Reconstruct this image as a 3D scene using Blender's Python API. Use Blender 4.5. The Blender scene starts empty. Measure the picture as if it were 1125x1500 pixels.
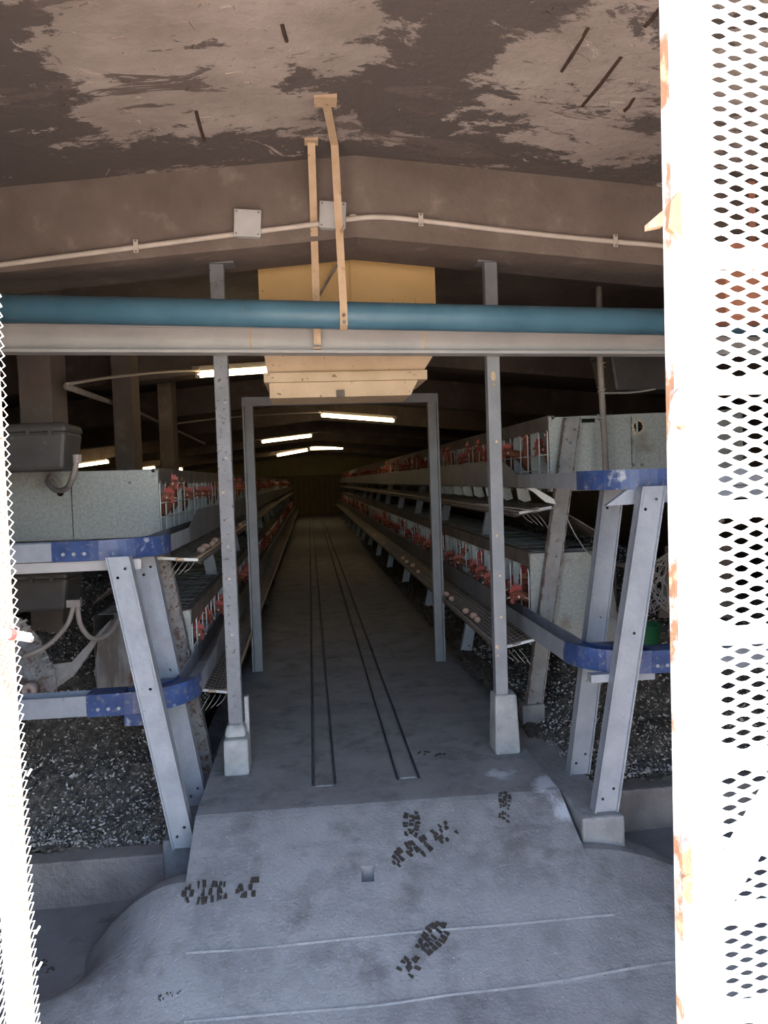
import bpy, bmesh, math, random
from mathutils import Vector, Matrix
random.seed(7)
SC = bpy.context.scene
COL = SC.collection

# ------------------------------------------------------------------ camera
F = 1130.0; VPX, VPY, ROLL = 453.0, 705.0, 0.033
CAM = Vector((-0.27, 0.0, 1.45))
_s, _c = math.sin(ROLL), math.cos(ROLL)
_x, _y = VPX - 562.5, 750 - VPY
_a, _b = _c*_x + _s*_y, -_s*_x + _c*_y
YAW = math.atan2(-_a, F); PITCH = math.atan2(_b, math.hypot(F, _a))
FW = Vector((math.sin(YAW)*math.cos(PITCH), math.cos(YAW)*math.cos(PITCH), -math.sin(PITCH)))
R0 = Vector((math.cos(YAW), -math.sin(YAW), 0)); U0 = R0.cross(FW)
XC = R0*_c - U0*_s; YC = R0*_s + U0*_c
def P(px, py, Y=None, z=None, X=None):
    """photo pixel -> world point on the plane Y=, z= or X="""
    d = FW*F + XC*(px-562.5) + YC*(750-py)
    t = (Y-CAM.y)/d.y if Y is not None else (z-CAM.z)/d.z if z is not None else (X-CAM.x)/d.x
    return CAM + d*t
cd = bpy.data.cameras.new('camera'); cam = bpy.data.objects.new('camera', cd); COL.objects.link(cam)
cd.sensor_fit = 'VERTICAL'; cd.sensor_height = 36; cd.lens = F/1500*36; cd.clip_start = .02; cd.clip_end = 300
M4 = Matrix((XC, YC, -FW)).transposed().to_4x4(); M4.translation = CAM
cam.matrix_world = M4
SC.camera = cam

# ------------------------------------------------------------------ light
SUN_DIR = Vector((-0.42, 0.24, -1.0)).normalized()
world = bpy.data.worlds.new('sky'); SC.world = world; world.use_nodes = True
nt = world.node_tree
bg = nt.nodes['Background']; sky = nt.nodes.new('ShaderNodeTexSky')
sky.sky_type = 'NISHITA'; sky.sun_disc = False
sky.sun_elevation = math.asin(-SUN_DIR.z); sky.sun_rotation = math.atan2(-SUN_DIR.x, -SUN_DIR.y)
nt.links.new(sky.outputs[0], bg.inputs[0]); bg.inputs[1].default_value = 0.27
sl = bpy.data.lights.new('sun_offscreen', 'SUN'); sl.energy = 5.0; sl.angle = .009; sl.color = (1, .93, .84)
so = bpy.data.objects.new('sun_offscreen', sl); COL.objects.link(so); so.location = (3, -2, 9)
so.rotation_euler = SUN_DIR.to_track_quat('-Z', 'Y').to_euler()
SC.view_settings.view_transform = 'Standard'; SC.view_settings.look = 'None'
SC.view_settings.exposure = 2.27; SC.view_settings.gamma = 1; SC.view_settings.use_curve_mapping = False

# ------------------------------------------------------------------ materials
def ramp(nt, fac, stops):
    r = nt.nodes.new('ShaderNodeValToRGB'); e = r.color_ramp.elements
    while len(e) < len(stops): e.new(.5)
    for el, (p, c) in zip(e, stops):
        el.position = p; el.color = (*c, 1) if len(c) == 3 else c
    nt.links.new(fac, r.inputs[0]); return r.outputs[0]
def noise(nt, co, scale, detail=6, rough=.6, dist=0, sc=(1, 1, 1)):
    m = nt.nodes.new('ShaderNodeMapping'); m.inputs['Scale'].default_value = sc
    nt.links.new(co, m.inputs[0])
    n = nt.nodes.new('ShaderNodeTexNoise'); n.inputs['Scale'].default_value = scale
    n.inputs['Detail'].default_value = detail; n.inputs['Roughness'].default_value = rough
    n.inputs['Distortion'].default_value = dist
    nt.links.new(m.outputs[0], n.inputs['Vector']); return n.outputs['Fac']
def mix(nt, f, a, b):
    m = nt.nodes.new('ShaderNodeMix'); m.data_type = 'RGBA'
    for s, v in ((0, f), (6, a), (7, b)):
        if hasattr(v, 'is_linked'): nt.links.new(v, m.inputs[s])
        elif s == 0: m.inputs[0].default_value = v
        else: m.inputs[s].default_value = (*v, 1)
    return m.outputs[2]
def mat(name, c1, c2=None, scale=8, rough=.7, metal=0, lo=.35, hi=.65, sc=(1, 1, 1), spots=None, bump=0, bscale=40, det=6, dist=0, more=None):
    """two-tone noise base, then layers of spots [(colour, scale, lo, hi)], fine bump"""
    m = bpy.data.materials.new(name); m.use_nodes = True; nt = m.node_tree
    b = nt.nodes['Principled BSDF']; b.inputs['Roughness'].default_value = rough; b.inputs['Metallic'].default_value = metal
    co = nt.nodes.new('ShaderNodeTexCoord').outputs['Object']
    col = ramp(nt, noise(nt, co, scale, det, dist=dist, sc=sc), [(lo, c1), (hi, c2 or c1)])
    for (c, s, l, h) in spots or []:
        f = ramp(nt, noise(nt, co, s, 5), [(l, (0, 0, 0)), (h, (1, 1, 1))])
        col = mix(nt, f, col, c)
    if more: col = more(nt, co, col)
    nt.links.new(col, b.inputs['Base Color'])
    if bump:
        bn = nt.nodes.new('ShaderNodeBump'); bn.inputs['Strength'].default_value = bump; bn.inputs['Distance'].default_value = .02
        nt.links.new(noise(nt, co, bscale, 5), bn.inputs['Height']); nt.links.new(bn.outputs[0], b.inputs['Normal'])
    return m
def emit(name, c, st):
    m = bpy.data.materials.new(name); m.use_nodes = True; b = m.node_tree.nodes['Principled BSDF']
    b.inputs['Emission Color'].default_value = (*c, 1); b.inputs['Emission Strength'].default_value = st
    b.inputs['Base Color'].default_value = (.8, .8, .8, 1); return m
def ceil_more(nt, co, col):
    # damp stains: along the ridge, along the girder and in one corner, with ragged edges
    sep = nt.nodes.new('ShaderNodeSeparateXYZ'); nt.links.new(co, sep.inputs[0])
    def rng(sock, a, b, c, d):
        m = nt.nodes.new('ShaderNodeMapRange'); m.interpolation_type = 'SMOOTHSTEP'
        for k, v in zip((1, 2, 3, 4), (a, b, c, d)): m.inputs[k].default_value = v
        nt.links.new(sock, m.inputs[0]); return m.outputs[0]
    def op(o, a, b):
        m = nt.nodes.new('ShaderNodeMath'); m.operation = o
        for k, v in enumerate((a, b)):
            if hasattr(v, 'is_linked'): nt.links.new(v, m.inputs[k])
            else: m.inputs[k].default_value = v
        return m.outputs[0]
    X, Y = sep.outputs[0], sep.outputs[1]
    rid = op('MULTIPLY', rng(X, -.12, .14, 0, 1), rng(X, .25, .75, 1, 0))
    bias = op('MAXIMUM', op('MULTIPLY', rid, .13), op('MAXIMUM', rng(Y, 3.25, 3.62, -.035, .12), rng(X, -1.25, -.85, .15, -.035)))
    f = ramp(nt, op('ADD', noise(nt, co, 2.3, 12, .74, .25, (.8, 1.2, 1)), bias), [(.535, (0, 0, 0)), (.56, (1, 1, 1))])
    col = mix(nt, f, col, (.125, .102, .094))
    f = ramp(nt, noise(nt, co, 4.2, 9, .7, 1.0, (.5, 1.6, 1)), [(.60, (0, 0, 0)), (.615, (1, 1, 1))])
    col = mix(nt, f, col, (.16, .128, .115))
    f = ramp(nt, noise(nt, co, 3.1, 9, .75, 1.5, (1, 1, 1)), [(.63, (0, 0, 0)), (.64, (1, 1, 1))])
    return mix(nt, f, col, (.50, .43, .385))
rust = (.16, .06, .025); pale = (.42, .38, .34)
M = dict(
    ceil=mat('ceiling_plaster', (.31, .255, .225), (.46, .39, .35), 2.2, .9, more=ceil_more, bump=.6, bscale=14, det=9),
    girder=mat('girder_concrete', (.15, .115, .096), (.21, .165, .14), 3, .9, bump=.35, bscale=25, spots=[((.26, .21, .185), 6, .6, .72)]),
    wallc=mat('wall_render', (.30, .26, .22), (.4, .35, .3), 2, .9, bump=.3),
    endwall=mat('end_wall_paint', (.28, .24, .12), (.36, .31, .16), 2, .8),
    board=mat('end_board', (.14, .11, .06), (.20, .16, .08), 4, .8, sc=(4, 1, .5)),
    ground=mat('ground_concrete', (.145, .143, .15), (.215, .212, .22), 3, .9, bump=.4, bscale=60, spots=[((.4, .4, .4), 90, .72, .76), ((.1, .095, .095), 6, .58, .7)]),
    outer=mat('yard_concrete', (.55, .44, .34), (.64, .52, .41), 2, .9, bump=.3),
    wall_low=mat('low_wall_concrete', (.19, .165, .155), (.28, .25, .235), 6, .9, bump=.7, bscale=50, spots=[((.5, .48, .46), 70, .70, .74)]),
    kerb=mat('kerb_concrete', (.20, .2, .2), (.3, .3, .3), 6, .9, bump=.6, bscale=40, spots=[((.48, .48, .48), 50, .68, .74)]),
    pedestal=mat('pedestal_concrete', (.28, .28, .275), (.42, .42, .41), 9, .9, bump=.5, bscale=50, spots=[((.2, .15, .12), 20, .68, .74)]),
    post=mat('post_paint', (.19, .195, .205), (.25, .255, .265), 6, .6, spots=[((.5, .36, .2), 24, .735, .75), ((.1, .085, .08), 40, .70, .73)], bump=.15),
    rustpost=mat('post_speckled', (.19, .19, .2), (.25, .25, .26), 8, .7, spots=[((.085, .07, .065), 48, .61, .65), ((.45, .4, .34), 60, .68, .72)], bump=.3),
    beam=mat('beam_paint', (.36, .345, .335), (.44, .42, .405), 4, .6, spots=[((.30, .18, .09), 30, .70, .74)], bump=.1),
    pipe=mat('blue_pipe', (.06, .145, .21), (.085, .19, .265), 5, .42, spots=[((.2, .19, .17), 18, .66, .76)]),
    strap=mat('strap_paint', (.52, .36, .22), (.62, .45, .30), 14, .75, spots=[((.25, .11, .05), 30, .64, .7)], bump=.2),
    yellow=mat('hopper_yellow', (.68, .43, .17), (.76, .50, .21), 3, .55, spots=[((.72, .58, .38), 7, .66, .74), ((.25, .15, .07), 30, .7, .74)]),
    cream=mat('hopper_cream', (.55, .40, .25), (.64, .48, .32), 6, .65, spots=[((.22, .14, .08), 34, .64, .68)], bump=.15),
    conduit=mat('conduit_pvc', (.50, .43, .37), (.60, .53, .46), 10, .55),
    jbox=mat('junction_plastic', (.46, .45, .44), (.54, .53, .52), 12, .5, spots=[((.3, .25, .2), 30, .7, .76)]),
    galv=mat('galvanised', (.30, .31, .285), (.44, .45, .415), 60, .5, .2, spots=[((.22, .2, .16), 5, .6, .72), ((.28, .3, .28), 140, .5, .6)]),
    rustgalv=mat('galvanised_rusty', (.17, .14, .12), (.36, .36, .35), 4, .6, .3, sc=(3, 1, .6), lo=.4, hi=.6, spots=[((.13, .07, .045), 9, .6, .7)]),
    leg=mat('leg_galvanised', (.28, .30, .335), (.36, .38, .415), 7, .5, .25, spots=[((.2, .2, .21), 24, .66, .72), ((.46, .47, .5), 60, .7, .75)], bump=.15),
    rustleg=mat('leg_rusty', (.22, .20, .19), (.36, .33, .31), 12, .8, spots=[((.17, .10, .075), 22, .50, .62), ((.09, .06, .05), 60, .58, .64)], bump=.5),
    dullleg=mat('leg_dull', (.20, .19, .18), (.29, .28, .275), 8, .7, spots=[((.12, .09, .075), 26, .6, .68)], bump=.2),
    blue=mat('corner_blue', (.02, .04, .12), (.04, .075, .20), 9, .4, spots=[((.30, .32, .36), 14, .60, .68), ((.10, .11, .15), 40, .56, .64), ((.2, .12, .08), 22, .66, .7)]),
    trough=mat('trough_steel', (.17, .17, .18), (.24, .24, .25), 5, .5, .3, spots=[((.12, .09, .07), 20, .62, .7)]),
    white=mat('white_wire', (.62, .62, .6), (.7, .7, .68), 20, .5),
    wire=mat('old_wire', (.28, .25, .22), (.4, .36, .32), 20, .6, .3),
    divider=mat('divider_sheet', (.38, .42, .42), (.5, .53, .52), 20, .45, .2, spots=[((.2, .16, .12), 8, .6, .7)]),
    slat=mat('top_slat', (.28, .29, .27), (.42, .43, .4), 12, .7, spots=[((.12, .09, .07), 14, .52, .6)]),
    boardb=mat('dropping_board', (.12, .095, .08), (.19, .155, .13), 6, .9, bump=.4),
    tank=mat('tank_plastic', (.04, .037, .036), (.065, .06, .057), 6, .6, spots=[((.22, .2, .18), 16, .66, .74)]),
    hose=mat('hose', (.22, .19, .17), (.3, .26, .23), 10, .6),
    net=mat('netting', (.26, .23, .2), (.34, .3, .27), 20, .9),
    green=mat('green_plastic', (.008, .075, .028), (.012, .10, .036), 10, .5),
    feather=mat('hen_feathers', (.17, .055, .03), (.30, .105, .055), 30, .8, spots=[((.42, .22, .13), 50, .68, .74)]),
    comb=mat('comb_red', (.34, .05, .042), (.46, .10, .08), 60, .55),
    beak=mat('beak_horn', (.55, .42, .28), (.62, .5, .36), 40, .5),
    eye=mat('eye_dark', (.02, .01, .01), None, 10, .2),
    lobe=mat('ear_lobe', (.7, .55, .5), None, 10, .6),
    egg=mat('egg_shell', (.60, .36, .25), (.68, .44, .32), 20, .55),
    mud=mat('mud', (.028, .024, .02), (.05, .042, .035), 30, .55),
    gate=mat('gate_white', (.86, .84, .82), (.9, .88, .86), 6, .6, spots=[((.5, .28, .2), 12, .70, .74)]),
    gate_edge=mat('gate_rusty_edge', (.80, .78, .76), (.88, .86, .84), 5, .7, sc=(1, 1, .5), spots=[((.42, .22, .12), 7, .5, .58), ((.75, .5, .3), 14, .6, .66)], bump=.4),
    gmesh=mat('gate_mesh_white', (.86, .84, .8), (.9, .87, .84), 6, .6, spots=[((.6, .42, .34), 5, .68, .76)]),
    stile=mat('pale_stile', (.46, .34, .27), (.54, .40, .32), 6, .7),
    cable=mat('steel_cable', (.42, .42, .44), (.55, .55, .57), 20, .35, .6),
    iron=mat('rusted_iron', (.05, .03, .022), (.09, .05, .035), 30, .9),
    tube=emit('lamp_tube', (1.0, .74, .40), 3.6),
    fixture=mat('lamp_housing', (.5, .44, .36), (.58, .52, .44), 10, .6),
    screw=mat('screw', (.25, .24, .23), None, 10, .4, .6),
    tile=mat('brick_red', (.45, .18, .11), (.55, .24, .16), 6, .8),
)
def manure_more(nt, co, col):
    v = nt.nodes.new('ShaderNodeTexVoronoi'); v.inputs['Scale'].default_value = 70
    nt.links.new(co, v.inputs['Vector'])
    f = ramp(nt, v.outputs['Color'], [(.72, (0, 0, 0)), (.9, (1, 1, 1))])
    return mix(nt, f, col, (.20, .17, .14))
M['manure'] = mat('manure', (.045, .04, .035), (.115, .10, .086), 24, .9, more=manure_more, bump=1, bscale=45)
M['fleck'] = mat('feather_fleck', (.2, .18, .16), (.62, .6, .57), 40, .9)
def floor_more(nt, co, col):
    # spilled lime: three irregular white spots beside the kerb
    for (x, y, r) in ((.60, 3.63, .075), (.80, 3.47, .10), (.83, 3.28, .07)):
        d = nt.nodes.new('ShaderNodeVectorMath'); d.operation = 'DISTANCE'
        nt.links.new(co, d.inputs[0]); d.inputs[1].default_value = (x, y, -.03)
        a = nt.nodes.new('ShaderNodeMath'); a.operation = 'MULTIPLY_ADD'; a.inputs[1].default_value = .22
        nt.links.new(noise(nt, co, 14, 6, sc=(1, .6, 1)), a.inputs[0]); nt.links.new(d.outputs['Value'], a.inputs[2])
        f = ramp(nt, a.outputs[0], [(r + .06, (.75, .75, .75)), (r + .12, (0, 0, 0))])
        col = mix(nt, f, col, (.62, .64, .68))
    return col
M['floor'] = mat('walkway_concrete', (.188, .187, .188), (.268, .266, .268), 4, .85, bump=.35, bscale=70,
                 spots=[((.135, .13, .13), 5, .52, .7), ((.252, .251, .252), 16, .48, .75), ((.58, .58, .58), 130, .665, .70), ((.12, .115, .115), 60, .66, .72)], more=floor_more)

# ------------------------------------------------------------------ mesh helpers
class MB:
    def __init__(s): s.v = []; s.f = []; s.mi = []; s.cur = 0
    def add(s, vs, fs):
        o = len(s.v); s.v += [tuple(v) for v in vs]
        for f in fs: s.f.append(tuple(i+o for i in f)); s.mi.append(s.cur)
    def box(s, a, b):
        (x0, y0, z0), (x1, y1, z1) = a, b
        s.add([(x0,y0,z0),(x1,y0,z0),(x1,y1,z0),(x0,y1,z0),(x0,y0,z1),(x1,y0,z1),(x1,y1,z1),(x0,y1,z1)],
              [(0,3,2,1),(4,5,6,7),(0,1,5,4),(1,2,6,5),(2,3,7,6),(3,0,4,7)]); return s
    def hexa(s, q0, q1):                       # two quads -> solid
        s.add(list(q0)+list(q1), [(3,2,1,0),(4,5,6,7),(0,1,5,4),(1,2,6,5),(2,3,7,6),(3,0,4,7)]); return s
    def bar(s, a, b, w, h, up=(0, 0, 1)):      # box beam a->b, w sideways, h along up
        a, b = Vector(a), Vector(b); d = (b-a).normalized(); u = Vector(up)
        sd = d.cross(u)
        if sd.length < 1e-4: sd = d.cross(Vector((0, 1, 0)))
        sd.normalize(); u = sd.cross(d).normalized()
        q = lambda p: [p-sd*w/2-u*h/2, p+sd*w/2-u*h/2, p+sd*w/2+u*h/2, p-sd*w/2+u*h/2]
        return s.hexa(q(a), q(b))
    def tube(s, pts, r, n=8, caps=True):
        pts = [Vector(p) for p in pts]; rs = r if isinstance(r, (list, tuple)) else [r]*len(pts)
        rings = []; pu = None
        for i, p in enumerate(pts):
            t = (pts[min(i+1, len(pts)-1)] - pts[max(i-1, 0)]).normalized()
            if pu is None:
                pu = Vector((0, 0, 1)) if abs(t.z) < .9 else Vector((1, 0, 0))
            sd = t.cross(pu).normalized(); pu = sd.cross(t).normalized()
            rings.append([p + (sd*math.cos(2*math.pi*k/n) + pu*math.sin(2*math.pi*k/n))*rs[i] for k in range(n)])
        return s.loft(rings, caps)
    def loft(s, rings, caps=True, closed=True):
        n = len(rings[0]); vs = [p for r in rings for p in r]; fs = []
        for i in range(len(rings)-1):
            for k in range(n if closed else n-1):
                k2 = (k+1) % n
                fs.append((i*n+k, i*n+k2, (i+1)*n+k2, (i+1)*n+k))
        if caps:
            fs.append(tuple(reversed(range(n)))); fs.append(tuple((len(rings)-1)*n+k for k in range(n)))
        s.add(vs, fs); return s
    def prism(s, poly, d):                     # polygon (3D points) extruded by vector d
        d = Vector(d); n = len(poly); a = [Vector(p) for p in poly]
        s.add(a + [p+d for p in a], [tuple(reversed(range(n))), tuple(range(n, 2*n))] + [(i, (i+1) % n, n+(i+1) % n, n+i) for i in range(n)])
        return s
    def ball(s, c, r, n=8, m=6):
        c = Vector(c); rr = r if isinstance(r, (tuple, list)) else (r, r, r)
        rings = [[c + Vector((rr[0]*math.sin(math.pi*max(.02, min(.98, j/m)))*math.cos(2*math.pi*k/n), rr[1]*math.sin(math.pi*max(.02, min(.98, j/m)))*math.sin(2*math.pi*k/n), -rr[2]*math.cos(math.pi*j/m))) for k in range(n)] for j in range(m+1)]
        return s.loft(rings)
    def mesh(s, name, mats, smooth=False):
        me = bpy.data.meshes.new(name); me.from_pydata(s.v, [], s.f)
        for m in (mats if isinstance(mats, (list, tuple)) else [mats]): me.materials.append(M[m])
        me.polygons.foreach_set('material_index', s.mi)
        if smooth: me.polygons.foreach_set('use_smooth', [True]*len(s.f))
        me.update(); return me
    def build(s, name, mats, parent=None, smooth=False, bevel=0, origin=None, **kw):
        if origin is not None:
            s.v = [tuple(Vector(v)-Vector(origin)) for v in s.v]
        o = obj(name, s.mesh(name, mats, smooth), parent, **kw)
        if origin is not None: o.location = origin
        if bevel:
            b = o.modifiers.new('bevel', 'BEVEL'); b.width = bevel; b.segments = 2; b.limit_method = 'ANGLE'
        return o
def obj(name, me, parent=None, label=None, cat=None, group=None, kind=None):
    o = bpy.data.objects.new(name, me); COL.objects.link(o)
    if parent is not None: o.parent = parent
    tag(o, label, cat, group, kind); return o
def tag(o, label=None, cat=None, group=None, kind=None):
    for k, v in (('label', label), ('category', cat), ('group', group), ('kind', kind)):
        if v: o[k] = v
    return o
def thing(name, label, cat, loc=(0, 0, 0), group=None):
    o = obj(name, None, None, label, cat, group); o.location = loc; o.empty_display_size = .1; return o
def part(t, name, mb, mats, **kw):
    """part given in world coordinates under a thing whose Empty sits at its base"""
    o = mb.build(name, mats, t, **kw); o.location = -t.location; return o
def curve(pts, n=10):                          # Catmull-Rom
    pts = [Vector(p) for p in pts]; out = []
    for i in range(len(pts)-1):
        p0, p1, p2, p3 = pts[max(i-1, 0)], pts[i], pts[i+1], pts[min(i+2, len(pts)-1)]
        for k in range(n):
            t = k/n
            out.append(.5*((2*p1)+(p2-p0)*t+(2*p0-5*p1+4*p2-p3)*t*t+(3*p1-p0-3*p2+p3)*t**3))
    return out+[pts[-1]]
def lerp_table(t, x):
    if x <= t[0][0]: return t[0][1]
    for (a, va), (b, vb) in zip(t, t[1:]):
        if x <= b: return va+(vb-va)*(x-a)/(b-a)
    return t[-1][1]
def sstep(x): x = max(0, min(1, x)); return x*x*(3-2*x)

def cut(o, mb):
    """cut the closed shapes of mb (o's own coordinates) out of the mesh object o"""
    me = mb.mesh('cutter', 'screw')
    for k in (me, o.data):                     # outward normals for the cut
        b = bmesh.new(); b.from_mesh(k); bmesh.ops.recalc_face_normals(b, faces=b.faces); b.to_mesh(k); b.free()
    c = bpy.data.objects.new('cutter', me); COL.objects.link(c)
    bpy.context.view_layer.update(); c.matrix_world = o.matrix_world.copy()
    m = o.modifiers.new('cut', 'BOOLEAN'); m.object = c; m.operation = 'DIFFERENCE'; m.solver = 'EXACT'
    bpy.context.view_layer.update()
    new = bpy.data.meshes.new_from_object(o.evaluated_get(bpy.context.evaluated_depsgraph_get()))
    o.modifiers.remove(m); new.materials.clear(); new.materials.append(o.data.materials[0])
    for p_ in new.polygons: p_.material_index = 0
    o.data = new; bpy.data.objects.remove(c)

# ------------------------------------------------------------------ the setting
YEND = 34.0; XW = 7.0; YF = 1.25
def ridge(x): return 2.98 - .095*abs(x)
def gz(x, y=9): t = max(0, min(1, (y-2.2)/1.0)); return -.405*(1-t) + (-.36 + .045*max(-1.4, min(1.4, x)))*t       # level of the ground beside the ramp
PROF = [(-1, -.46), (1.8, -.415), (2.30, -.385), (2.56, -.335), (2.80, -.25), (3.36, -.012), (3.40, .0), (3.46, .0008)]
XE = .82
def zr(x, y):
    if abs(x) <= XE:
        z = lerp_table(PROF, y)
    else:
        d = math.hypot(abs(x)-XE, max(0, y-3.08))
        z0 = lerp_table(PROF, min(y, 3.08)); crisp = z0 - (1.75 if x < 0 else .65)*d*d
        g0 = gz(x, y) - .006; soft = g0 + (z0-g0)*(1-sstep(d/(.95 if x < 0 else .9)))
        t = sstep((y-2.72)/.3); z = crisp*t + soft*(1-t)
    return z + .004*math.sin(7*x+3*y) * (1 if y < 3.2 else 0)
HOLE = P(538, 1276, z=-.13)
def floor_mesh():
    xs = [-1.5+.05*i for i in range(14)] + [-XE-.002, -XE] + [-.8+.02*i for i in range(81)] + [XE, XE+.002] + [.86+.05*i for i in range(14)]
    ys = [1.9+.03*i for i in range(52)]
    HX, HY = (HOLE.x-.024, HOLE.x+.024), (HOLE.y-.034, HOLE.y+.034)
    inside = lambda v, lo, hi: lo-.0012 < v < hi+.0012
    xs = sorted([x for x in xs if not inside(x, *HX)] + [HX[0]-.001, HX[0], HX[1], HX[1]+.001])
    ys = sorted([y for y in ys if not inside(y, *HY)] + [HY[0]-.001, HY[0], HY[1], HY[1]+.001])
    mb = MB(); nx = len(xs)
    for y in ys:
        for x in xs:
            z = zr(x, y)
            if HX[0]-1e-6 < x < HX[1]+1e-6 and HY[0]-1e-6 < y < HY[1]+1e-6: z -= .45
            mb.v.append((x, y, z))
    for j in range(len(ys)-1):
        for i in range(nx-1):
            q_ = (j*nx+i, j*nx+i+1, (j+1)*nx+i+1, (j+1)*nx+i); mb.f.append(q_)
            mb.mi.append(0)
    return mb
ramp_o = floor_mesh().build('ramp', 'floor', label='grey concrete ramp sloping down from the aisle', kind='structure')
YT = 3.64; fl = MB().box((-XE, 3.41, -.5), (XE, YT, 0))
fp = [(-XE, -.5), (XE, -.5), (XE, 0)]
for tx in (P(598, 1140, z=0).x, P(475, 1152, z=0).x):      # two tracks, a groove on each side of each
    for gx_ in (tx+.052, tx-.052): fp += [(gx_+.008, 0), (gx_+.006, -.035), (gx_-.006, -.035), (gx_-.008, 0)]
fp.append((-XE, 0))
fl.loft([[(x, y, z) for x, z in fp] for y in (YT, YEND)])
fl.build('floor', 'floor', label='dusty concrete aisle floor with grooved cart tracks', kind='structure')
g = MB()                                      # ground beside the ramp
gx = [-XW, -1.4, 0, 1.4, XW]
for a, b in zip(gx, gx[1:]):
    for c, d in ((1.5, 2.2), (2.2, 3.2), (3.2, YEND)):
        g.add([(a, c, gz(a, c)), (b, c, gz(b, c)), (b, d, gz(b, d)), (a, d, gz(a, d))], [(0, 1, 2, 3)])
g.build('ground', 'ground', label='grey concrete ground beside the ramp', kind='structure')
y_ = MB(); y_.add([(-30, -40, -.5), (30, -40, -.5), (30, 1.9, -.475), (-30, 1.9, -.475)], [(0, 1, 2, 3)])
y_.build('yard', 'outer', label='sunlit pale yard outside the door', kind='structure')

def slab(y0, y1, zf, th, name, m, label, **kw):
    mb = MB()
    for sg in (-1, 1):
        xs = [0, XW+.3]
        q = lambda y: [(0, y, zf(0)), (sg*xs[1], y, zf(xs[1])), (sg*xs[1], y, zf(xs[1])+th), (0, y, zf(0)+th)]
        mb.hexa(q(y0), q(y1))
    return mb.build(name, m, label=label, kind='structure', **kw)
def porch_mesh():                             # dense, to carry the flaking plaster
    mb = MB(); nx, ny = 120, 60
    for j in range(ny+1):
        for i in range(nx+1):
            x = -XW+2*XW*i/nx; y = YF-.25 + (3.75-YF+.25)*j/ny
            mb.v.append((x, y, ridge(x)))
    for j in range(ny):
        for i in range(nx):
            k = j*(nx+1)+i; mb.f.append((k, k+nx+1, k+nx+2, k+1)); mb.mi.append(0)
    return mb
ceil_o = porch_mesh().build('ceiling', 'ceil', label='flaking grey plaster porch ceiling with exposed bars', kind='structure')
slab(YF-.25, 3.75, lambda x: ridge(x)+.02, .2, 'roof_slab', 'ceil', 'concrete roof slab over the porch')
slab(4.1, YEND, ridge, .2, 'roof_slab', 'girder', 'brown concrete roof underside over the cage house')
def girder(y0, y1, m='girder', label=None):
    mb = MB()
    for sg in (-1, 1):
        q = lambda y: [(0, y, 2.60), (sg*XW, y, 2.60-.095*XW), (sg*XW, y, ridge(XW)+.1), (0, y, ridge(0)+.1)]
        mb.hexa(q(y0), q(y1))
    return mb.build('roof_girder', m, label=label, kind='structure')
girder(3.70, 4.08, label='brown concrete gable girder carrying the conduit')
GY = [7.35+3.6*i for i in range(8)]
for i, y in enumerate(GY): girder(y, y+.3, 'girder', 'concrete gable girder over the cage rows')
for (cx, i) in ((-1, 0), (1, 1)):
    x0, x1 = (-XW-.2, -XW) if cx < 0 else (XW, XW+.2)
    MB().box((x0, YF, -.5), (x1, YEND, 2.5)).build('wall_left' if cx < 0 else 'wall_right', 'wallc', label='rendered long side wall of the house', kind='structure')
MB().box((-XW, YF, -.5), (-1.15, YF+.2, 2.45)).build('wall_front', 'wallc', label='rendered front wall on the hinge side of the open mesh leaf', kind='structure')  # both front walls are out of view, drawn in to dim the aisle
MB().box((1.75, YF, -.5), (XW, YF+.2, 2.45)).build('wall_front', 'wallc', label='rendered front wall on the hinge side of the wide mesh gate', kind='structure')
MB().box((-XW, YF, 2.45), (XW, YF+.2, 3.05)).build('wall_lintel_added', 'wallc', label='unseen rendered lintel added over the door opening', kind='structure')  # added out of view to block sky light from the deep floor
wb = MB().box((-XW, YEND, -.5), (XW, YEND+.2, 3.1)).build('wall_back', 'endwall', label='yellowish end wall closing the aisle', kind='structure')
for i in range(24):
    x = -2.7+.23*i
    MB().box((x, YEND-.04-.012*(i % 2), 0), (x+.215, YEND, 1.62+.01*(i % 3))).build('plank', 'board', wb)
MB().box((-2.8, YEND-.09, 1.63), (2.9, YEND, 1.72)).build('rail', 'board', wb)

# rail ridges in the aisle floor
for px0, px1 in (((475, 1152), (459, 850)), ((598, 1140), (497, 850))):
    a = P(*px0, z=0); x = a.x
    q = lambda y: [(x-.043, y, .0), (x-.034, y, .006), (x+.034, y, .006), (x+.043, y, .0)]
    mb = MB().hexa(q(a.y), q(YEND-.3))
    r = mb.build('trim_1' if x < 0 else 'trim_2', 'floor', label='low raised concrete track strip along the aisle', kind='structure')

# kerbs, low walls
kr = MB().hexa([(.84, 3.15, -.4), (1.03, 3.15, -.4), (1.03, 3.15, -.03), (.84, 3.15, -.03)], [(.84, YEND, -.4), (1.03, YEND, -.4), (1.03, YEND, 0), (.84, YEND, 0)])
kr.build('kerb', 'kerb', label='worn concrete kerb with broken end under the legs by the green bowl', kind='structure', bevel=.012)
kl = MB().hexa([(-.99, 3.50, -.5), (-.835, 3.50, -.5), (-.835, 3.50, -.15), (-.99, 3.50, -.15)], [(-.99, YEND, -.5), (-.835, YEND, -.5), (-.835, YEND, -.12), (-.99, YEND, -.12)])
kl.build('kerb', 'kerb', label='low concrete kerb under the legs by the water tanks', kind='structure', bevel=.01)
MB().box((-XW, 3.51, -.5), (-.99, 3.63, -.215)).build('low_wall', 'wall_low', label='low speckled concrete wall holding back manure by the water tanks', kind='structure', bevel=.008)
MB().box((1.03, 3.56, -.5), (XW, 3.68, -.10)).build('low_wall', 'wall_low', label='low speckled concrete wall holding back manure by the green bowl', kind='structure', bevel=.008)
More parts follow.
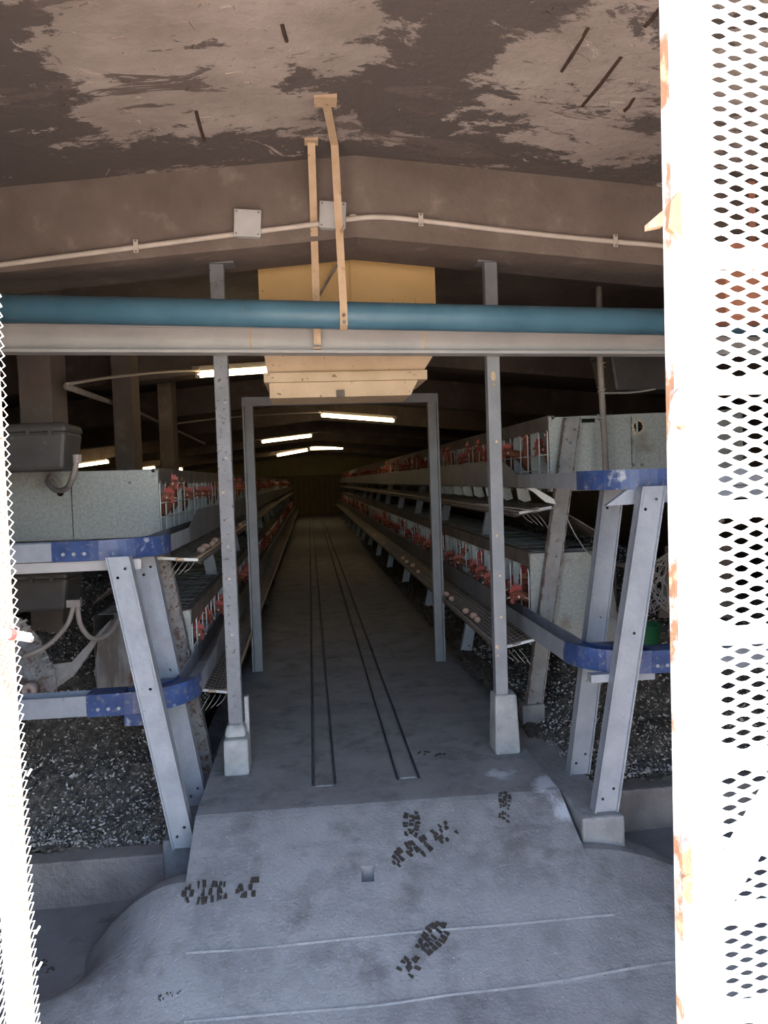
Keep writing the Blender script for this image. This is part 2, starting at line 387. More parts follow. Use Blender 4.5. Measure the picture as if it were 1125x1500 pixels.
# joints across the ramp: thin raised mortar lines following the surface
def joint(pts, w=.006, nm='mortar_line'):
    W = []
    for (px, py) in pts:
        z = -.25
        for _ in range(12): p = P(px, py, z=z); z = zr(p.x, p.y)
        W.append(p)
    c = curve(W, 8); mb = MB(); rings = []
    for p in c:
        z = zr(p.x, p.y)
        rings.append([(p.x, p.y-w, z-.002), (p.x, p.y, z+.004), (p.x, p.y+w, z-.002)])
    return mb.loft(rings, caps=False, closed=False).build(nm, 'kerb', ramp_o)
joint([(272, 1396), (420, 1385), (560, 1370), (700, 1358), (900, 1340)], .005)
joint([(270, 1497), (420, 1484), (560, 1472), (680, 1455), (850, 1432), (1000, 1408)], .006)

# ------------------------------------------------------------------ manure
def mh(x, y, sg):
    ax = abs(x)
    base = lerp_table([(3.5, -.26 if sg < 0 else -.14), (4.4, .02), (5.0, .06)], y)
    top = lerp_table([(3.5, 0), (3.75, .02), (4.7, .55), (5.6, .85), (40, .85)], y)
    return base + top*sstep((ax-1.0)/.85)*(1-.35*sstep((ax-1.9)/.8))
def manure(sg, label):
    nx, ny = 70, 110; mb = MB()
    rnd = random.Random(3)
    ys = [3.60 + (0 if sg < 0 else .05) + 14*((j/ny)**2.0) for j in range(ny+1)]
    for y in ys:
        for i in range(nx+1):
            ax = (.9 if y < 4.5 and sg > 0 else .97) + 1.9*i/nx
            if sg > 0 and y > 4.45: ax -= .14*min(1, (y-4.45)/.3)*(1-i/nx)
            z = mh(ax, y, sg) + rnd.uniform(-.016, .016) + .03*math.sin(ax*9+y*7)*math.sin(y*11)
            mb.v.append((sg*ax, y, z))
    for j in range(ny):
        for i in range(nx):
            k = j*(nx+1)+i; q = (k, k+1, k+nx+2, k+nx+1)
            mb.f.append(q if sg > 0 else q[::-1]); mb.mi.append(0)
    mb.cur = 1
    for _ in range(15000):                     # feather and shell flecks lying in it
        y = 3.62 + (0 if sg < 0 else .08) + 4.5*rnd.random()**1.6; ax = .98+1.6*rnd.random()
        z = mh(ax, y, sg)+rnd.uniform(.004, .026)+.03*math.sin(ax*9+y*7)*math.sin(y*11)
        c = Vector((sg*ax, y, z)); s = rnd.uniform(.004, .0125) * (1.5 if rnd.random() < .08 else 1)
        u = Vector((rnd.gauss(0, 1), rnd.gauss(0, 1), rnd.gauss(0, .6))).normalized(); v = u.cross(Vector((rnd.gauss(0, 1), rnd.gauss(0, 1), rnd.gauss(0, 1)))).normalized()
        mb.add([c-u*s, c-v*s*.5, c+u*s, c+v*s*.5], [(0, 1, 2, 3)])
    return mb.build('manure_heap', ['manure', 'fleck'], label=label, cat='manure', kind='stuff')
manure(-1, 'dark heap of manure with pale flecks under the cages by the water tanks')
manure(1, 'dark heap of manure with pale flecks under the cages by the green bowl')

# ------------------------------------------------------------------ gate leaves (expanded metal)
def exp_mesh(w, h, cw, ch, kx, kz, th, seed=1):
    """expanded metal in the local XZ plane: each diamond cell is a frame around its hole"""
    mb = MB(); rm = random.Random(seed); nx = int(w/(cw/2)); nz = int(h/ch)
    O = [(-cw/2, 0), (-cw/4, -ch/4), (0, -ch/2), (cw/4, -ch/4), (cw/2, 0), (cw/4, ch/4), (0, ch/2), (-cw/4, ch/4)]
    IN = [(-kx, 0), (-kx*.45, -kz*.74), (0, -kz), (kx*.45, -kz*.74), (kx, 0), (kx*.45, kz*.74), (0, kz), (-kx*.45, kz*.74)]
    for i in range(nx):
        for j in range(nz):
            cx, cz = (i+.5)*cw/2, (j+.5+(.5 if i % 2 else 0))*ch
            I = [(x*cw/2*rm.uniform(.88, 1.05), z*ch/2*rm.uniform(.85, 1.08)) for x, z in IN]
            vs = [(cx+x, -th, cz+z) for x, z in O]+[(cx+x, -th, cz+z) for x, z in I]+[(cx+x, 0, cz+z) for x, z in I]+[(cx+x, 0, cz+z) for x, z in O]
            fs = []
            for k in range(8):
                m = (k+1) % 8
                fs += [(k, m, 8+m, 8+k), (8+k, 8+m, 16+m, 16+k), (16+k, 16+m, 24+m, 24+k)]
            mb.add(vs, fs)
    return mb
GYR = 1.03
ga = P(994, 700, Y=GYR); xs0 = ga.x; xs1 = P(1045, 700, Y=GYR).x; zb, zt = -.3, 2.3; xr = 1.68
gr = thing('mesh_gate', 'white rusty gate leaf of coarse expanded metal with flat rails', 'gate', (xs0, GYR, zb))
s_ = MB().box((xs0, GYR-.012, zb), (xs1, GYR+.012, zt)); s_.cur = 0
part(gr, 'stile', s_, 'gate', bevel=.003)
part(gr, 'edge_strip', MB().box((xs0-.001, GYR+.0125, zb), (xs0+.004, GYR+.032, zt)), 'gate_edge')
for py in (40-200, 380, 565, 745, 930, 1112, 1335, 1480):
    z = P(1085, py, Y=GYR).z
    part(gr, 'rail', MB().box((xs1-.01, GYR-.008, z-.012), (xr, GYR+.006, z+.012)), 'gate')
b0, b1 = P(1030, 1345, Y=GYR), P(1125, 1185, Y=GYR)
part(gr, 'brace', MB().bar(b0, b1+(b1-b0)*4, .012, .045, up=(-.5, 0, .8)), 'gate')
rg = random.Random(5)
for py in (190, 320, 600, 770, 1190, 1260, 1300, 1430):   # blistered paint lumps on the stile edge
    z = P(985, py, Y=GYR).z; dz = rg.uniform(.015, .04)
    part(gr, 'paint_flake', MB().prism([(xs0+.004, GYR-.014, z-dz), (xs0-.006-rg.random()*.006, GYR-.006, z-dz*.4), (xs0-.008, GYR-.008, z+dz*.6), (xs0+.003, GYR-.014, z+dz)], (0, .01, 0)), 'gate_edge')
hk = P(972, 340, Y=GYR+.06)
part(gr, 'latch_stub', MB().hexa([(xs0-.022, GYR+.03, hk.z-.004), (xs0-.022, GYR+.045, hk.z-.004), (xs0-.022, GYR+.045, hk.z+.004), (xs0-.022, GYR+.03, hk.z+.004)], [(xs0, GYR+.03, hk.z), (xs0, GYR+.045, hk.z), (xs0, GYR+.045, hk.z+.022), (xs0, GYR+.03, hk.z+.022)]), 'strap')
gm = exp_mesh(xr-xs1, zt-zb-.05, .0455, .0197, .60, .56, .003)
o = gm.build('mesh_panel', 'gmesh', gr); o.location = Vector((xs1-.012, GYR+.011, zb+.02)) - gr.location
part(gr, 'stile', MB().box((xr-.02, GYR-.012, zb), (xr+.05, GYR+.03, zt)), 'gate')

XL = -.712; YL = 1.2; ztl = P(4, 408, Y=YL).z
gl = thing('mesh_gate', 'white gate leaf of fine expanded metal seen edge-on, pale stile behind', 'gate', (XL, .3, -.4))
gm = exp_mesh(.86, ztl+.36, .034, .0145, .86, .82, .0012)
rj = random.Random(2)
o = gm.build('mesh_panel', 'gmesh', gl); o.rotation_euler = (0, 0, math.pi/2); o.location = (0, YL-.86-.3, .02)
part(gl, 'stile', MB().box((XL-.022, YL-.068, -.4), (XL-.004, YL-.010, ztl-.04)), 'stile')
part(gl, 'stile', MB().box((XL-.036, .28, -.4), (XL-.004, .33, ztl)), 'stile')
part(gl, 'rail', MB().box((XL-.03, .3, -.4), (XL-.008, YL-.04, -.36)), 'stile')
for py in (1362, 1415, 1130):                              # torn strand ends
    p = P(56, py, Y=YL)
    part(gl, 'torn_strand', MB().bar((XL, YL, p.z-.006), (XL+.005, YL+.005, p.z+.003), .002, .0025), 'gmesh')
# twisted cable tied through the mesh
c0, c1 = P(-30, 922, Y=1.08), P(46, 934, Y=1.15)
cb = thing('steel_cable', 'twisted steel cable end poking through the fine mesh leaf', 'cable', c0)
for k in range(5):
    pts = []
    for i in range(40):
        t = i/39; ang = 2*math.pi*(k/5 + t*3.2); d = Vector((0, math.cos(ang), math.sin(ang)))*.0042
        pts.append(c0.lerp(c1, t)+d)
    part(cb, 'wire_strand', MB().tube(pts, .0032, 6), 'cable', smooth=True)
part(cb, 'red_band', MB().tube([c0.lerp(c1, .56), c0.lerp(c1, .63)], .0085, 12), 'comb', label='red plastic band')

# ------------------------------------------------------------------ posts, tie beam, pipe, straps
def box_taper(mb, x, y, z0, z1, w0, w1, d0, d1):
    q = lambda z, w, d: [(x-w/2, y-d/2, z), (x+w/2, y-d/2, z), (x+w/2, y+d/2, z), (x-w/2, y+d/2, z)]
    return mb.hexa(q(z0, w0, d0), q(z1, w1, d1))
YP = 3.93
pl = thing('steel_post', 'speckled grey steel post on a pale chipped concrete block', 'post', (-.685, YP, 0), 'posts under the gable girder')
zp = P(345, 1065, Y=YP).z
part(pl, 'shaft', MB().box((-.685-.035, YP-.03, zp-.05), (-.685+.035, YP+.03, 2.54)), 'rustpost', bevel=.004)
part(pl, 'head_plate', MB().box((-.76, YP-.05, 2.532), (-.60, YP+.05, 2.545)), 'post')
part(pl, 'concrete_block', box_taper(MB(), -.682, YP-.03, 0, .18, .125, .12, .15, .14), 'pedestal', bevel=.012)
part(pl, 'mortar_cap', box_taper(MB(), -.685, YP-.01, .18, .245, .115, .085, .13, .09), 'pedestal', bevel=.02)
part(pl, 'shim_board', MB().box((-.643, YP+.03, 0), (-.622, YP+.075, .36)), 'pedestal', bevel=.003)
pr = thing('steel_post', 'grey steel post with peeling tan paint on a tall concrete plinth', 'post', (.69, YP, 0), 'posts under the gable girder')
part(pr, 'shaft', MB().box((.69-.033, YP-.03, .2), (.69+.033, YP+.03, 2.54)), 'post', bevel=.004)
part(pr, 'head_plate', MB().box((.62, YP-.05, 2.532), (.78, YP+.05, 2.545)), 'post')
part(pr, 'concrete_plinth', box_taper(MB(), .705, YP+.01, 0, .31, .135, .115, .15, .12), 'pedestal', bevel=.012)
rr = random.Random(11)
for t, x in ((pl, -.685), (pr, .69)):
    for z in (.7, .98, 1.17, 1.38, 1.62, 1.9):
        z += rr.uniform(-.05, .05); xx = x+rr.uniform(-.015, .015)
        part(t, 'bolt', MB().tube([(xx, YP-.03, z), (xx, YP-.036, z)], .007, 8), 'strap' if rr.random() < .5 else 'screw')
for (px, py, s) in ((722, 552, .05), (716, 516, .035), (728, 948, .03), (729, 960, .018)):
    p = P(px, py, Y=YP-.032); pts = []
    for k in range(9):
        a = 2*math.pi*k/9; r = s*.5*rr.uniform(.5, 1.0); pts.append((p.x+.62*r*math.cos(a), YP-.0305, p.z+1.3*r*math.sin(a)))
    part(pr, 'paint_patch', MB().prism(pts, (0, -.0015, 0)), 'strap')
# tie beam: slightly out of level, I section
bt = [P(20, 474, Y=3.82), P(985, 486, Y=3.82)]; bb = [P(20, 514, Y=3.82), P(985, 517, Y=3.82)]
def ext(a, b, x): t = (x-a.x)/(b.x-a.x); return a.lerp(b, t)
tb = thing('tie_beam', 'pale grey rolled steel beam spanning across in front of the posts', 'beam', (0, 3.84, 2.07))
XA, XB = -3.4, 3.4
za = [ext(*bt, x).z for x in (XA, XB)]; zc = [ext(*bb, x).z for x in (XA, XB)]
q = lambda x, z0, z1, y0, y1: [(x, y0, z0), (x, y1, z0), (x, y1, z1), (x, y0, z1)]
part(tb, 'web', MB().hexa(q(XA, zc[0]+.008, za[0], 3.835, 3.85), q(XB, zc[1]+.008, za[1], 3.835, 3.85)), 'beam')
part(tb, 'lower_flange', MB().hexa(q(XA, zc[0]-.008, zc[0]+.006, 3.80, 3.893), q(XB, zc[1]-.008, zc[1]+.006, 3.80, 3.893)), 'beam')
part(tb, 'upper_flange', MB().hexa(q(XA, za[0]-.008, za[0], 3.82, 3.893), q(XB, za[1]-.008, za[1], 3.82, 3.893)), 'beam')
for px in (367, 622):
    x = P(px, 495, Y=3.83).x; z0, z1 = ext(*bb, x).z, ext(*bt, x).z
    part(tb, 'weld_seam', MB().box((x-.004, 3.832, z0+.01), (x+.004, 3.836, z1-.008)), 'strap')
# blue pipe
YPI = 3.62
pa, pb = P(10, 452, Y=YPI), P(985, 472, Y=YPI)
bp = thing('blue_pipe', 'long dusty blue pipe slung across under the gable girder', 'pipe', (pa+pb)/2)
part(bp, 'pipe_run', MB().tube([ext(pa, pb, -3.4), ext(pa, pb, 3.4)], .0625, 24), 'pipe', smooth=True)
# straps
def strap(pts, w, th):
    mb = MB()
    for a, b in zip(pts, pts[1:]): mb.bar(a, b, th, w, up=(1, 0, 0))
    return mb
s0 = P(476, 128, Y=3.13); s0.z = ridge(s0.x); s1 = P(490, 212, Y=3.5); s2 = P(503, 446, Y=YPI-.07); s3 = P(504, 476, Y=YPI-.068)
st = thing('hanger_strap', 'bent tan flat-iron strap clamped around the blue pipe', 'strap', s3)
part(st, 'strap_bar', strap([s0, s1, s2, s3], .034, .008), 'strap')
part(st, 'ceiling_plate', MB().box((s0.x-.045, s0.y-.03, s0.z-.012), (s0.x+.045, s0.y+.05, s0.z+.004)), 'strap')
cx = s3.x; pz = ext(pa, pb, cx).z
ring = [(cx, YPI+.068*math.cos(a), pz+.068*math.sin(a)) for a in [math.pi*(1+i/16*1.6) for i in range(17)]]
part(st, 'pipe_clamp', strap(ring, .034, .005), 'strap')
for k in (0, 1):
    part(st, 'bolt', MB().tube([(cx, YPI-.072, s3.z+.012+.03*k), (cx, YPI-.085, s3.z+.012+.03*k)], .009, 6), 'rustleg')
t0 = P(455, 183, Y=3.5); t0.z = ridge(t0.x); t1 = P(465, 505, Y=3.795)
st2 = thing('hanger_strap', 'straight tan flat-iron strap holding up the grey tie beam', 'strap', t1)
part(st2, 'strap_bar', strap([t0, P(459, 300, Y=3.68), t1 + Vector((0, -.006, 0))], .034, .008), 'strap')
part(st2, 'ceiling_plate', MB().box((t0.x-.03, t0.y-.03, t0.z-.01), (t0.x+.03, t0.y+.03, t0.z+.004)), 'strap')
part(st2, 'foot_hook', MB().box((t1.x-.017, 3.79, t1.z-.02), (t1.x+.017, 3.9, t1.z-.012)), 'strap')
# ------------------------------------------------------------------ conduit with clips and junction boxes on the girder face
YG = 3.70
cpts = [P(*p, Y=YG-.018) for p in ((-160, 409), (0, 388), (200, 362), (345, 343), (465, 328), (520, 320), (560, 318), (616, 323), (760, 340), (900, 354), (980, 361), (1250, 388))]
cn = thing('conduit', 'pale plastic cable conduit clipped along the gable girder', 'conduit', cpts[6])
part(cn, 'conduit_run', MB().tube(curve(cpts, 6), .0125, 10), 'conduit', smooth=True)
for px, py in ((200, 362), (616, 323), (900, 354)):
    p = P(px, py, Y=YG-.018)
    part(cn, 'clip', MB().bar(p+Vector((0, -.014, -.03)), p+Vector((0, -.014, .03)), .022, .005, up=(0, 1, 0)), 'conduit')
    for k in (-1, 1): part(cn, 'clip_screw', MB().tube([p+Vector((0, -.016, k*.023)), p+Vector((0, -.021, k*.023))], .005, 6), 'screw')
for (px, py, lab) in ((363, 329, 'square grey junction box on the conduit clear of the straps'), (487, 317, 'square grey junction box on the conduit behind the bent strap')):
    p = P(px, py, Y=YG-.03); t = thing('junction_box', lab, 'electrical box', p, 'junction boxes on the girder')
    t.rotation_euler = (0, .06, 0)
    b = MB().box((-.058, -.018, -.058), (.058, .028, .058)).build('box_body', 'jbox', t, bevel=.006)
    MB().box((-.062, -.026, -.062), (.062, -.018, .062)).build('lid', 'jbox', t, bevel=.004)
    for sx in (-1, 1):
        for sz in (-1, 1): MB().tube([(sx*.05, -.0255, sz*.05), (sx*.05, -.0275, sz*.05)], .005, 8).build('lid_screw', 'screw', t)
p = P(517, 316, Y=YG-.01)
MB().ball((0, 0, 0), (.02, .012, .008)).build('cable_gland', 'conduit', None, True, label='small plastic gland stuck to the girder beside the junction box', cat='fitting').location = p
# exposed reinforcement bars in the porch ceiling
for (a, b) in (((862, 40), (823, 104)), ((910, 83), (853, 155)), ((929, 143), (915, 162)), ((968, 10), (945, 38)), ((287, 162), (299, 205)), ((413, 35), (420, 60))):
    A, B = [P(*k, z=2.9) for k in (a, b)]
    for _ in range(4): A, B = P(*a, z=ridge(A.x)), P(*b, z=ridge(B.x))
    MB().tube([A, A.lerp(B, .5)+Vector((0, 0, -.006)), B], .007, 6).build('rusty_bar', 'iron', ceil_o)
# flaking plaster plates
rf = random.Random(21)
for i in range(80):
    px, py = rf.uniform(780, 960) if i < 44 else rf.uniform(60, 420), rf.uniform(5, 175)
    A = P(px, py, z=2.9)
    for _ in range(4): A = P(px, py, z=ridge(A.x))
    r = rf.uniform(.008, .034); n = 7; pts = []
    for k in range(n):
        a = 2*math.pi*k/n; q_ = r*rf.uniform(.5, 1.1); x = A.x+q_*1.4*math.cos(a); y = A.y+q_*math.sin(a)
        pts.append((x, y, ridge(x)+.002))
    MB().prism(pts, (0, 0, -rf.uniform(.003, .009))).build('plaster_flake', 'ceil', ceil_o)

a, b = P(1062, 352, Y=3.40), P(1190, 468, Y=3.40)
rp = thing('red_cabinet', 'orange-red wall cabinet seen through the coarse gate mesh', 'cabinet', (a.x, 3.45, b.z))
part(rp, 'hanger_bar', MB().bar(((a.x+b.x)/2, 3.53, a.z-.05), ((a.x+b.x)/2, 3.53, ridge(b.x)+.02), .03, .008), 'tile')
part(rp, 'case', MB().box((a.x, 3.40, b.z), (b.x, 3.54, a.z)), 'tile', bevel=.006)
part(rp, 'door', MB().box((a.x+.015, 3.39, b.z+.015), (b.x-.015, 3.401, a.z-.015)), 'tile', bevel=.003)
# ------------------------------------------------------------------ yellow hopper over the aisle and inner door frame
YH = 4.24                                     # front of the hopper, close behind the girder
hp = thing('feed_hopper', 'yellow painted metal box with stepped cream rim above the inner door frame', 'hopper', (.05, YH+.1, 2.06))
hx0, hx1 = P(378, 400, Y=YH).x, P(637, 400, Y=YH).x
xm = P(512, 400, Y=YH).x
zA, zB, zC, zD = (P(500, y, Y=YH-.08).z for y in (521, 545, 557, 579))
for x0, x1 in ((hx0, xm-.004), (xm+.004, hx1)):
    part(hp, 'front_sheet', MB().box((x0, YH, zA+.09), (x1, YH+.012, 2.93)), 'yellow')
part(hp, 'body', MB().box((hx0, YH+.0125, zA+.09), (hx1, YH+.42, 2.92)), 'yellow')
d0, d1 = P(468, 432, Y=YH-.03), P(494, 388, Y=YH-.03)
part(hp, 'hook', MB().bar(d0, d1, .01, .025, up=(0, 1, 0)), 'rustleg')
def rect(x0, x1, y0, y1, z): return [(x0, y0, z), (x1, y0, z), (x1, y1, z), (x0, y1, z)]
xa, xb = P(384, 522, Y=YH-.08).x, P(652, 518, Y=YH-.08).x
xc, xd = P(386, 548, Y=YH-.05).x, P(626, 546, Y=YH-.05).x
part(hp, 'sloped_rim', MB().hexa(rect(xc+.02, xd-.02, YH-.02, YH+.40, zB), rect(xa, xb, YH-.08, YH+.46, zA+.088)), 'cream')
part(hp, 'upper_band', MB().box((xc, YH-.05, zC), (xd, YH+.42, zB+.008)), 'cream', bevel=.003)
part(hp, 'lower_band', MB().hexa(rect(P(395, 578, Y=YH-.02).x, P(602, 576, Y=YH-.02).x, YH-.01, YH+.36, zD), rect(P(394, 558, Y=YH-.02).x, P(612, 556, Y=YH-.02).x, YH-.02, YH+.38, zC)), 'cream')
pn = P(499, 577, Y=YH-.03); part(hp, 'notch_plate', MB().box((pn.x-.022, YH-.03, zD-.004), (pn.x+.022, YH-.012, zD+.034)), 'boardb')
YI = 5.98
fr = thing('inner_door_frame', 'grey steel door frame standing open across the aisle', 'door frame', (0, YI, 0))
for x in (-.708, .70):
    jm = part(fr, 'jamb', MB().box((x-.032, YI-.03, 0), (x+.032, YI+.03, 2.08)), 'post', bevel=.004)
    s = 1 if x > 0 else -1
    MB().box((x+s*.034, YI-.036, 0), (x+s*.048, YI+.036, 2.1)).build('stop_strip', 'post', jm)
part(fr, 'lintel', MB().box((-.755, YI-.034, 2.035), (.748, YI+.034, 2.105)), 'post', bevel=.004)

# ------------------------------------------------------------------ lamps
def lamp(px0, px1, y0, y1, Y, label, group='lit tube lamps'):
    a, b = P(px0, y0, Y=Y), P(px1, y1, Y=Y); c = (a+b)/2
    t = thing('tube_lamp', label, 'lamp', c, group)
    d = (b-a).normalized()
    part(t, 'housing', MB().bar(a-d*.05+Vector((0, .02, .055)), b+d*.05+Vector((0, .02, .055)), .07, .045), 'fixture')
    part(t, 'tube', MB().tube([a, b], .027 + .0011*max(0, Y-8), 10), 'tube', smooth=True)
    for e in (a, b): part(t, 'socket', MB().box(e-Vector((.02, .025, .03)), e+Vector((.02, .03, .06))), 'fixture')
    zt_ = ridge(c.x)
    for k in (.2, .8):
        e = a.lerp(b, k); part(t, 'hanger_rod', MB().tube([e+Vector((0, .02, .07)), (e.x, e.y+.02, ridge(e.x)+.02)], .005, 5), 'wire')
lamp(290, 440, 549, 539, 7.25, 'lit tube lamp partly hidden by the yellow hopper')
lamp(471, 577, 608, 616, 13.0, 'lit tube lamp first behind the inner door frame, sloping down towards the green bowl side')
lamp(384, 456, 647, 638, 18.6, 'lit tube lamp second behind the inner door frame')
lamp(455, 502, 657, 656, 25.4, 'lit tube lamp third behind the inner door frame, nearly level')
lamp(406, 450, 667, 659, 28.6, 'lit tube lamp closest to the end wall')
lamp(103, 159, 684, 676, 17.5, 'lit tube lamp above the next aisle, longest of three over the tank-side cages')
lamp(205, 227, 688, 685, 24.5, 'lit tube lamp above the next aisle, middle of three over the tank-side cages')
lamp(256, 267, 689, 687, 27.0, 'short lit tube lamp above the next aisle, last of three over the tank-side cages')
# inner conduits
for pts, nm in ((((97, 563, 4.7), (160, 553, 5.5), (240, 545, 6.6), (290, 543, 7.2)), 'thin pale conduit running to the first tube lamp'),
                (((255, 621, 9.5), (330, 612, 10.8), (420, 606, 12), (470, 604, 12.9)), 'thin pale conduit running to the tube lamp behind the door frame')):
    MB().tube(curve([P(a, b, Y=Y) for a, b, Y in pts], 6), .012, 6).build('conduit', 'conduit', None, True, label=nm, cat='conduit')
MB().tube([P(97, 566, Y=4.7), P(200, 603, Y=8.5), P(300, 650, Y=16)], .02, 6).build('roof_brace', 'wire', None, True, label='thin rusty pipe brace slanting under the dark roof by the columns', cat='pipe')
# columns among the tank-side cages
for (x0, x1, Y, lab) in ((28, 77, 4.75, 'dark concrete column rising behind the upper water tank'), (165, 194, 6.4, 'dark concrete column second along the tank-side cages'), (231, 252, 8.4, 'dark concrete column third along the tank-side cages')):
    a, b = P(x0, 600, Y=Y), P(x1, 600, Y=Y)
    MB().box((a.x, Y, -.3), (b.x, Y+.3, 2.78)).build('column', 'girder', label=lab, kind='structure', bevel=.01)

# ------------------------------------------------------------------ cage rows
PITCH = .42
def wire_front(h):
    """wire gate of one cage front in local YZ plane"""
    mb = MB(); w = PITCH
    for y in (.02, .19): mb.tube([(0, y, .0), (0, y, h*.80), (.0, y+.02, h*.83)], .0045, 6)
    for z in (h*.28, h*.50): mb.tube([(0, 0, z), (0, w, z)], .0035, 5)
    return mb
t_panel = {}
def name_key(sg, lower): return ('R' if sg > 0 else 'L')+('L' if lower else 'U')
def cage_row(sg, x0, z0, z1, dep, yp, name, label, lower, lastY=YEND-1.5, n_div=46):
    t = thing(name, label, 'cages', (sg*(x0+dep/2), yp, z0), 'cage rows along the aisle')
    h = z1-z0
    def sx(a): return sg*(x0+a)
    # end panel
    if lower:
        poly = [(sx(0), yp, z0), (sx(0), yp, z1), (sx(dep*.72), yp, z1), (sx(dep*.95), yp, z1-.10*h/.5), (sx(dep*1.02), yp, z0+.25*h), (sx(dep*1.0), yp, z0-.01), (sx(dep*.6), yp, z0-.02)]
    else:
        poly = [(sx(0), yp, z0), (sx(0), yp, z1), (sx(1.2), yp, z1+.02), (sx(1.2), yp, z0)]
    ep = part(t, 'end_panel', MB().prism(poly, (0, .006, 0)), 'rustgalv' if lower and sg < 0 else 'galv')
    part(t, 'edge_fold', MB().box((min(sx(-.004), sx(.012)), yp-.006, z0), (max(sx(-.004), sx(.012)), yp, z1)), 'galv')
    if lower: part(t, 'top_fold', MB().box((min(sx(0), sx(.2)), yp-.012, z1-.035), (max(sx(0), sx(.2)), yp+.002, z1+.004)), 'galv')
    wide = 1.2 if not lower and sg > 0 else dep
    wf = wire_front(h).mesh('cage_gate', 'white', True)
    dm = MB().prism([(sg*.01, 0, 0), (sg*.01, 0, h*.97), (sg*(dep), 0, h*.97), (sg*dep, 0, 0)], (0, .003, 0)).mesh('divider', 'divider')
    N = int((lastY-yp)/PITCH); loc = t.location
    for i in range(N):
        y = yp+.006+i*PITCH
        if i < 60:
            o = obj('cage_gate', wf, t); o.location = Vector((sx(-.004), y, z0)) - loc
        if 0 < i < n_div:
            o = obj('divider', dm, t); o.location = Vector((sg*x0, y, z0)) - loc
    # top: hem along the front, sheet strips
    part(t, 'top_hem', MB().box((min(sx(-.01), sx(.03)), yp, z1-.012), (max(sx(-.01), sx(.03)), lastY, z1+.01)), 'boardb')
    part(t, 'front_header', MB().box((min(sx(-.006), sx(.002)), yp+.01, z1-.075), (max(sx(-.006), sx(.002)), lastY, z1)), 'boardb')
    sm = MB().box((min(sg*.04, sg*wide*.97), 0, 0), (max(sg*.04, sg*wide*.97), .062, .003)).mesh('top_slat', 'slat')
    for i in range(110):
        y = yp+.02+i*.085
        o = obj('top_slat', sm, t); o.location = Vector((sg*x0, y, z1+random.uniform(-.006, .006))) - loc; o.rotation_euler = (random.uniform(-.05, .05), 0, 0)
    part(t, 'top_sheet', MB().box((min(sx(.04), sx(wide)), yp+.02+110*.085, z1), (max(sx(.04), sx(wide)), lastY, z1+.003)), 'slat')
    # wire floor and back
    mb = MB()
    for i in range(9): mb.tube([(sx(dep*i/8), yp, z0), (sx(dep*i/8), lastY, z0)], .003, 4)
    for i in range(260): y = yp+.03+i*.05; mb.tube([(sx(0), y, z0-.003), (sx(dep), y, z0-.003)], .002, 4)
    part(t, 'wire_floor', mb, 'wire')
    part(t, 'back_sheet', MB().box((min(sx(dep), sx(dep+.004)), yp, z0), (max(sx(dep), sx(dep+.004)), lastY, z1)), 'boardb')
    t_panel[name_key(sg, lower)] = ep
    return t
RU = dict(x0=1.15, z0=1.345, z1=1.78, dep=.5, yp=4.45)
RL = dict(x0=1.015, z0=.43, z1=.976, dep=.52, yp=4.45)
LU = dict(x0=1.10, z0=1.175, z1=1.54, dep=.46, yp=4.35)
LL = dict(x0=.957, z0=.335, z1=.752, dep=.52, yp=4.35)
tRU = cage_row(1, name='cage_row', label='upper tier of hen cages with a holed galvanised end panel, over the green bowl', lower=False, **RU)
tRL = cage_row(1, name='cage_row', label='lower tier of hen cages on the green bowl side, rear corner cut away', lower=True, **RL)
tLU = cage_row(-1, name='cage_row', label='upper tier of hen cages with speckled grey end panel beside the water tanks', lower=False, **LU)
tLL = cage_row(-1, name='cage_row', label='lower tier of hen cages with rust-streaked end panel beside the water tanks', lower=True, **LL)
# hole with torn rim and bolts in the right upper end panel
p = P(935, 625, Y=4.448)
for k in range(10):
    a = 2*math.pi*k/10; r = .034*random.uniform(.8, 1.2)
    part(tRU, 'torn_rim', MB().prism([(p.x+r*math.cos(a), 4.449, p.z+r*math.sin(a)), (p.x+r*1.5*math.cos(a+.5), 4.449, p.z+r*1.5*math.sin(a+.5)), (p.x+r*math.cos(a+.8), 4.449, p.z+r*math.sin(a+.8))], (0, -.004, 0)), 'strap')
cut(t_panel['RU'], MB().tube([(p.x, 4.42, p.z), (p.x, 4.48, p.z)], .032, 12).box((P(852, 616, Y=4.449).x, 4.42, P(852, 618, Y=4.449).z-.005), (P(872, 616, Y=4.449).x, 4.48, P(852, 615, Y=4.449).z+.006)))
for px, py in ((928, 681), (940, 681)): q_ = P(px, py, Y=4.449); part(tRU, 'bolt', MB().tube([q_, q_+Vector((0, -.008, 0))], .01, 8), 'screw')
xq = P(933, 640, Y=4.449).x; part(tRU, 'seam', MB().box((xq-.006, 4.444, 1.35), (xq+.006, 4.4495, 1.77)), 'galv')
q_ = P(190, 707, Y=4.349); part(tLU, 'bolt', MB().tube([q_, q_+Vector((0, -.01, 0))], .009, 8), 'screw')
q_ = P(88, 722, Y=4.348); cut(t_panel['LU'], MB().tube([(q_.x, 4.32, q_.z), (q_.x, 4.38, q_.z)], .02, 10))

# dropping boards between the tiers
for sg, U, L, lab in ((1, RU, RL, 'slanted brown dropping board between the tiers on the green bowl side'), (-1, LU, LL, 'slanted brown dropping board between the tiers on the water tank side')):
    a, b = (sg*(U['x0']+.10), U['z0']-.13), (sg*(U['x0']+.40), L['z1']+.05)
    q = lambda y: [(a[0], y, a[1]), (b[0], y, b[1]), (b[0], y, b[1]+.008), (a[0], y, a[1]+.008)]
    MB().hexa(q(U['yp']+.08), q(YEND-2)).build('dropping_board', 'boardb', label=lab, cat='board')

